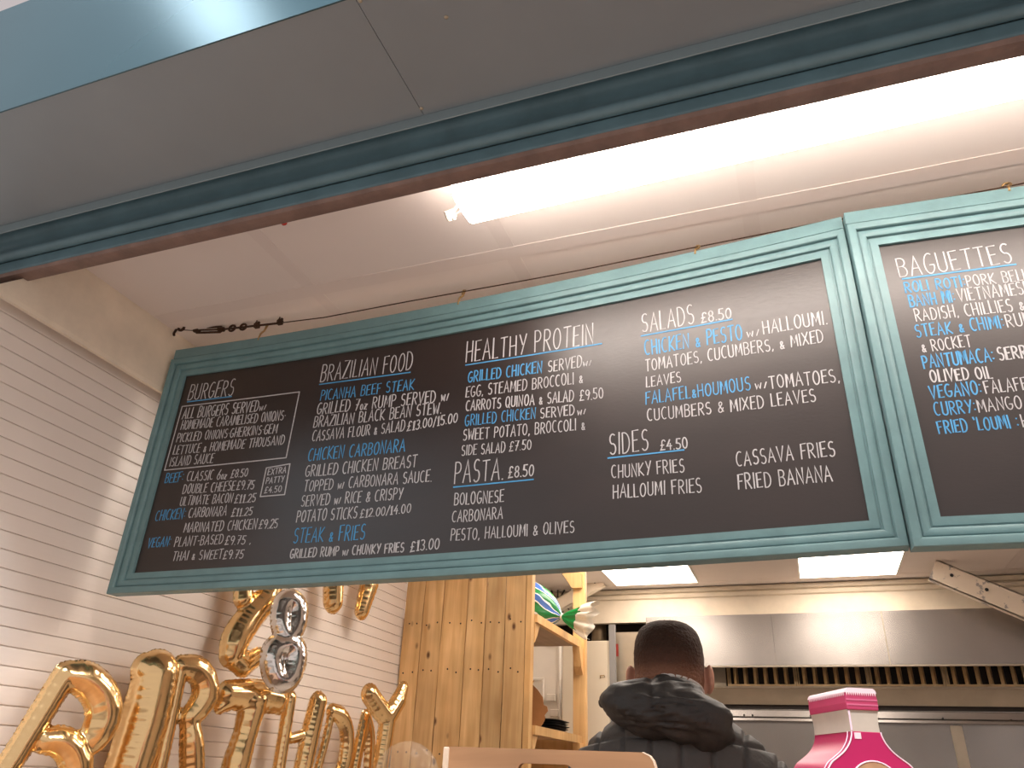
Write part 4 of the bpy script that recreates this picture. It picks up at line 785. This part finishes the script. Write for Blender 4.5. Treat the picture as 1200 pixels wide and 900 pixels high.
ell(bm, (0, 0, -.20), (.165, .105, .26), u=24, v=14); ell(bm, (0, 0, -.52), (.155, .110, .17), u=24, v=14)
for sg in (-1, 1):
    caps(bm, (sg*.085, 0, -.60), (sg*.095, .01, -1.02), .082, .056); caps(bm, (sg*.095, .01, -1.02), (sg*.10, -.01, -1.42), .054, .038); caps(bm, (sg*.10, -.01, -1.455), (sg*.115, .13, -1.462), .036, .034)
obj('body', shiftm(remesh(bm, .0055, 3)), M['skin'], man, True)
# hair: short crop, nearly shaved at nape and sides
hm = bpy.data.materials.new('short_brown_hair'); hm.use_nodes = True; N, L = hm.node_tree.nodes, hm.node_tree.links; b = N['Principled BSDF']; b.inputs['Roughness'].default_value = .75; b.inputs['Specular IOR Level'].default_value = .25
tc = N.new('ShaderNodeTexCoord'); sp = N.new('ShaderNodeSeparateXYZ'); L.new(tc.outputs['Object'], sp.inputs[0]); ns = N.new('ShaderNodeTexNoise'); ns.inputs['Scale'].default_value = 40; L.new(tc.outputs['Object'], ns.inputs[0])
ad = N.new('ShaderNodeMath'); ad.operation = 'MULTIPLY_ADD'; L.new(ns.outputs[0], ad.inputs[0]); ad.inputs[1].default_value = .012; L.new(sp.outputs[2], ad.inputs[2])
mr = N.new('ShaderNodeMapRange'); mr.inputs[1].default_value = .218-FL; mr.inputs[2].default_value = .278-FL; L.new(ad.outputs[0], mr.inputs[0])
cr = N.new('ShaderNodeValToRGB'); cr.color_ramp.elements[0].color = (*lin((150, 106, 84)), 1); cr.color_ramp.elements[1].color = (*lin((64, 46, 37)), 1); q = cr.color_ramp.elements.new(.45); q.color = (*lin((92, 64, 52)), 1)
L.new(mr.outputs[0], cr.inputs[0]); L.new(cr.outputs[0], b.inputs['Base Color'])
n3 = N.new('ShaderNodeTexNoise'); n3.inputs['Scale'].default_value = 150; L.new(tc.outputs['Object'], n3.inputs[0]); bp = N.new('ShaderNodeBump'); bp.inputs['Strength'].default_value = 1.0; bp.inputs['Distance'].default_value = .007; L.new(n3.outputs[0], bp.inputs['Height']); L.new(bp.outputs[0], b.inputs['Normal'])
bm = NB(); u, v = 60, 34; rows = []
for j in range(v+1):
    row = []
    for i in range(u):
        ph = 2*PI*i/u; back = .5-.5*math.sin(ph)        # 1 at the back of the head
        th_min = math.radians(34-44*min(1, back*1.75)); th = th_min+(PI/2-th_min)*j/v
        sg_ = lambda t_, p=2.85: math.copysign(abs(t_)**(2/p), t_); lift = .0015+.010*min(1, j/v*1.7)
        row.append(bm.verts.new(HC+Vector(((.0755+lift)*sg_(math.cos(th))*sg_(math.cos(ph), 2.2), (.0945+lift)*sg_(math.cos(th))*sg_(math.sin(ph), 2.2), (.1115+lift*.9)*sg_(math.sin(th)))) + Vector([random.uniform(-.0008, .0008) for _ in range(3)])))
    rows.append(row)
for a, c in zip(rows[:-1], rows[1:]):
    for i in range(u): bm.faces.new([a[i], a[(i+1) % u], c[(i+1) % u], c[i]])
bmesh.ops.remove_doubles(bm, verts=rows[-1], dist=.003); obj('hair', shiftm(bm), hm, man, True)
# t-shirt collar
bm = NB(); tube(bm, [(.069*math.cos(a)-.001, -.005+.075*math.sin(a), .185+.026*(-math.sin(a))-.02*max(0, math.sin(a))) for a in np.linspace(0, 2*PI, 33)], .0062, 8, False); obj('shirt_collar', shiftm(bm), M['shirt'], man, True)
# quilted jacket
bm = NB()
ell(bm, (0, -.01, -.19), (.205, .150, .30), u=28, v=16, p=2.3); ell(bm, (0, -.005, -.50), (.20, .150, .20), u=28, v=16, p=2.4); ell(bm, (0, -.03, .03), (.15, .10, .10), u=24, v=14)
for sg in (-1, 1):
    caps(bm, (sg*.05, -.02, .075), (sg*.165, -.005, .0), .085, .078); caps(bm, (sg*.170, 0, -.02), (sg*.262, .02, -.33), .080, .066); caps(bm, (sg*.262, .02, -.33), (sg*.165, .24, -.40), .066, .050)
def quilt(c, nrm):
    if abs(c.x) < .23 and c.z > -.75:
        fxq = abs(((c.x+.031)/.062) % 1-.5)*2; zline = .086-.16*max(0, abs(c.x)-.10)
        zs_ = [zline, -.09, -.31, -.46, -.60]; dz = min(abs(c.z-zz) for zz in zs_)
        gv = math.exp(-((1-fxq)*.031/.0036)**2); gh = math.exp(-(dz/.0040)**2); return .002-.0085*max(gv, gh)
    s_ = (c.z*16) % 1; return .001-.008*math.exp(-((min(s_, 1-s_))/.09)**2)
obj('jacket', shiftm(remesh(bm, .0048, 6, quilt)), M['jacket'], man, True)
# hood bunched behind the neck, lower on the right
bm = NB(); Mh = Matrix.Rotation(math.radians(13), 3, 'Y')
ell(bm, (.0, -.105, .136), (.142, .072, .058), Matrix.Rotation(math.radians(9), 3, 'Y'), 28, 16, 2.1); ell(bm, (.0, -.085, .172), (.085, .045, .036), None, 24, 14); ell(bm, (.06, -.085, .108), (.082, .068, .046), Mh, 24, 14)
caps(bm, (-.06, -.085, .158), (-.146, -.060, .152), .036, .012); caps(bm, (-.085, -.02, .140), (-.085, .055, .105), .034, .034); caps(bm, (.085, -.02, .138), (.085, .055, .10), .036, .034)
def crease(c, nrm):
    k_ = max(0, 1-abs(c.x)/.15); return k_*.007*math.sin(60*c.x+22*math.sin(34*c.z+2))*math.sin(36*c.z+40*c.x) + .002*math.sin(140*c.z+60*c.x) - .006*math.exp(-((c.x+.012+.25*(c.z-.15))/.008)**2)*(1 if c.z > .13 else .3)
obj('hood', shiftm(remesh(bm, .0055, 5, crease)), M['hood'], man, True)
bm = NB(); ell(bm, (0, 0, -.60), (.170, .125, .17), u=24, v=14)
for sg in (-1, 1): caps(bm, (sg*.088, 0, -.62), (sg*.098, .01, -1.02), .098, .074); caps(bm, (sg*.098, .01, -1.02), (sg*.102, -.01, -1.40), .072, .060)
obj('trousers', shiftm(remesh(bm, .012, 4)), M['trousers'], man, True)
for sg in (-1, 1):
    bm = NB(); ell(bm, (sg*.110, .06, -1.452), (.050, .145, .048), u=24, v=14, p=2.6); box(bm, sg*.110-.046, sg*.110+.046, -.08, .20, -1.50, -1.478); obj('shoe', shiftm(bm), M['shoe'], man, 50)

# ================================================================ COUNTER, TRAY AND BOTTLE DISPLAY
ZT = -.165
t = thing('counter', 'wooden serving counter under the hatch', 'counter', (.3, 1.36, FL)); bm = NB(); box(bm, -1.7, 2.4, 1.10, 1.58, ZT-.04, ZT); obj('worktop', toloc(bm, t), M['counter'], t, bevel=.004)
bm = NB(); box(bm, -1.66, 2.36, 1.14, 1.54, FL, ZT-.04); obj('carcass', toloc(bm, t), M['hutfront'], t)
ca, cb_ = Vector((-.647, 1.425, 0)), Vector((-.247, 1.405, 0)); ang = math.atan2(cb_.y-ca.y, cb_.x-ca.x); CW = (cb_-ca).length
t = thing('wooden_crate', 'reddish wooden crate with a cut-out handle in front of the man', 'crate', (ca.x, ca.y, ZT), ang)
H_ = .0455-ZT
pl = [(.0, 0), (.0, H_), (CW-.028, H_-.001), (CW-.016, H_-.006), (CW-.010, H_-.014), (CW+.004, H_-.06), (CW+.004, 0)]
hx0, hx1, hz1, hz0 = .148, .252, H_-.0235, H_-.058
bm = NB(); th = .012
outer = pl; hole = [(hx0+.012*(1-math.cos(a)) if False else x_, z_) for x_, z_ in ([(hx0+.010-.010*math.sin(a), hz0+.010-.010*math.cos(a)) for a in np.linspace(0, PI/2, 5)] + [(hx0+.010-.010*math.cos(a), hz1-.010+.010*math.sin(a)) for a in np.linspace(0, PI/2, 5)] + [(hx1-.016+.016*math.sin(a), hz1-.016+.016*math.cos(a)) for a in np.linspace(0, PI/2, 5)] + [(hx1-.010+.010*math.cos(a), hz0+.010-.010*math.sin(a)) for a in np.linspace(0, PI/2, 5)])]
vo = [bm.verts.new((x_, 0, z_)) for x_, z_ in outer]; vh = [bm.verts.new((x_, 0, z_)) for x_, z_ in hole]
ed = [bm.edges.new((vo[i], vo[(i+1) % len(vo)])) for i in range(len(vo))] + [bm.edges.new((vh[i], vh[(i+1) % len(vh)])) for i in range(len(vh))]
bmesh.ops.triangle_fill(bm, use_beauty=True, use_dissolve=False, edges=ed); r = bmesh.ops.extrude_face_region(bm, geom=bm.faces[:]); bmesh.ops.translate(bm, verts=[g for g in r['geom'] if isinstance(g, bmesh.types.BMVert)], vec=(0, th, 0))
obj('handle_panel', bm, M['cratewood'], t)
bm = NB(); prism(bm, [(CW-.028, -.0006, H_-.0004), (CW-.016, -.0006, H_-.0054), (CW-.009, -.0006, H_-.0134), (CW+.0048, -.0006, H_-.06), (CW+.0048, -.0006, 0), (CW+.0035, -.0006, 0), (CW+.0035, -.0006, H_-.06), (CW-.0105, -.0006, H_-.0142), (CW-.0165, -.0006, H_-.0066), (CW-.028, -.0006, H_-.0016)], (0, th+.001, 0)); tag(obj('end_edge', bm, M['endgrain'], t), 'pale end grain')
bm = NB(); box(bm, -.002, .010, -.002, .02, 0, H_-.001); tag(obj('corner_strip', bm, M['endgrain'], t, bevel=.002), 'pale corner strip')
for x0 in (.006, CW-.016):
    bm = NB(); box(bm, x0, x0+.010, th+.001, .13, 0, .09); obj('side_panel', bm, M['cratewood'], t)
bm = NB(); box(bm, .016, CW-.016, .12, .13, 0, .09); obj('back_panel', bm, M['cratewood'], t)
bm = NB(); box(bm, .016, CW-.016, th, .12, .004, .012); obj('base', bm, M['cratewood'], t)

bang = math.atan2(.40, .916)
t = thing('bottle_display', 'bright pink bottle-shaped cardboard display with a ribbed cap, right of the man', 'display stand', (.074, 1.362, ZT), bang)
def zz(z): return z-ZT
D = .134
half = [(.0225, .080), (.0235, .074), (.028, .064), (.037, .053), (.049, .044), (.060, .036), (.068, .024), (.073, .008), (.076, -.02), (.078, -.08), (.076, -.150), (.070, ZT+.0005)]
_h = []
for i in range(len(half)-1):
    p_ = [half[max(i-1, 0)], half[i], half[i+1], half[min(i+2, len(half)-1)]]
    for k in range(5):
        q = k/5; _h.append(tuple(.5*((2*b)+(-a+c)*q+(2*a-5*b+4*c-d)*q*q+(-a+3*b-3*c+d)*q**3) for a, b, c, d in zip(*p_)))
half = _h+[half[-1]]
def sil(h): return [(x_, zz(z_)) for x_, z_ in h] + [(-x_, zz(z_)) for x_, z_ in h[::-1]]
bm = NB(); prism(bm, [(x_, 0, z_) for x_, z_ in sil(half)], (0, .004, 0)); tag(obj('front_plate', bm, M['pink'], t, bevel=.0012), 'bright pink front')
hs_ = [(x_-.001, z_) for x_, z_ in half]
bm = NB(); prism(bm, [(x_, .004, z_) for x_, z_ in sil(hs_)], (0, D-.004, 0)); obj('body', bm, M['pinkshade'], t, 40)
def rim(y, m, off, r_):
    for sgn in (-1, 1):
        bm = NB(); tube(bm, [(sgn*(x_+off), y, zz(z_)) for x_, z_ in half[:-1]], r_, 6); obj('outline', bm, m, t, True)
rim(-.0002, M['edgewhite'], 0, .0011); rim(.013, M['edgewhite'], .0002, .0009)
nk = [(.0245, .1105), (.0222, .100), (.0215, .090), (.0220, .080)]
bm = NB(); prism(bm, [(x_, .001, z_) for x_, z_ in sil(nk)], (0, D-.002, 0)); tag(obj('neck', bm, M['neckp'], t, 40), 'cream printed neck')
bm = NB(); box(bm, -.0228, -.0205, -.0004, .0012, zz(.0815), zz(.1095)); tag(obj('neck_edge', bm, M['edgewhite'], t), 'white edge line')
cp = [(.019, .1405), (.0225, .1385), (.0245, .133), (.0252, .120), (.0245, .110)]
bm = NB(); prism(bm, [(x_, -.002, z_) for x_, z_ in sil(cp)], (0, D+.004, 0)); cap = tag(obj('cap', bm, M['pinkcap'], t, bevel=.0015), 'deep pink cap')
bm = NB(); cw = [(.0195, .1412), (.0230, .1388), (.0249, .1345)]
prism(bm, [(x_, -.0026, z_) for x_, z_ in sil(cw)], (0, D+.0052, 0))
for k in range(14): x_ = -.0235+.0034*k; prism(bm, [(x_, -.0027, zz(.1350)), (x_+.0028, -.0027, zz(.1350)), (x_+.0014, -.0027, zz(.1300))], (0, .001, 0))
for k in range(26): y_ = .001+.0050*k; prism(bm, [(-.0254, y_, zz(.1350)), (-.0254, y_+.0038, zz(.1350)), (-.0256, y_+.0019, zz(.1300))], (.001, 0, 0))
tag(obj('ribbed_cap_top', bm, M['palecap'], cap), 'pale pink jagged top of the cap')
for z_ in (.1245, .1175):
    bm = NB(); box(bm, -.0245, .0245, -.0026, -.0018, zz(z_-.0012), zz(z_+.0012)); tag(obj('cap_stripe', bm, M['stripe'], cap), 'paler pink stripe')
bm = NB(); prism(bm, [(.040*math.cos(a)+.003, -.0006, zz(.0+.040*math.sin(a))) for a in np.linspace(0, 2*PI, 41)[:-1]], (0, .001, 0)); tag(obj('label_disc', bm, M['brownp'], t), 'brown oval print')
bm = NB(); tube(bm, [(.0405*math.cos(a)+.003, -.0006, zz(.0+.0405*math.sin(a))) for a in np.linspace(0, 2*PI, 41)], .0012, 6, False); tag(obj('label_ring', bm, M['edgewhite'], t, True), 'white oval outline')
bm = NB(); box(bm, -.019, -.009, -.0008, .0002, zz(.070), zz(.0785)); tag(obj('pale_patch', bm, M['palecap'], t), 'pale pink patch')
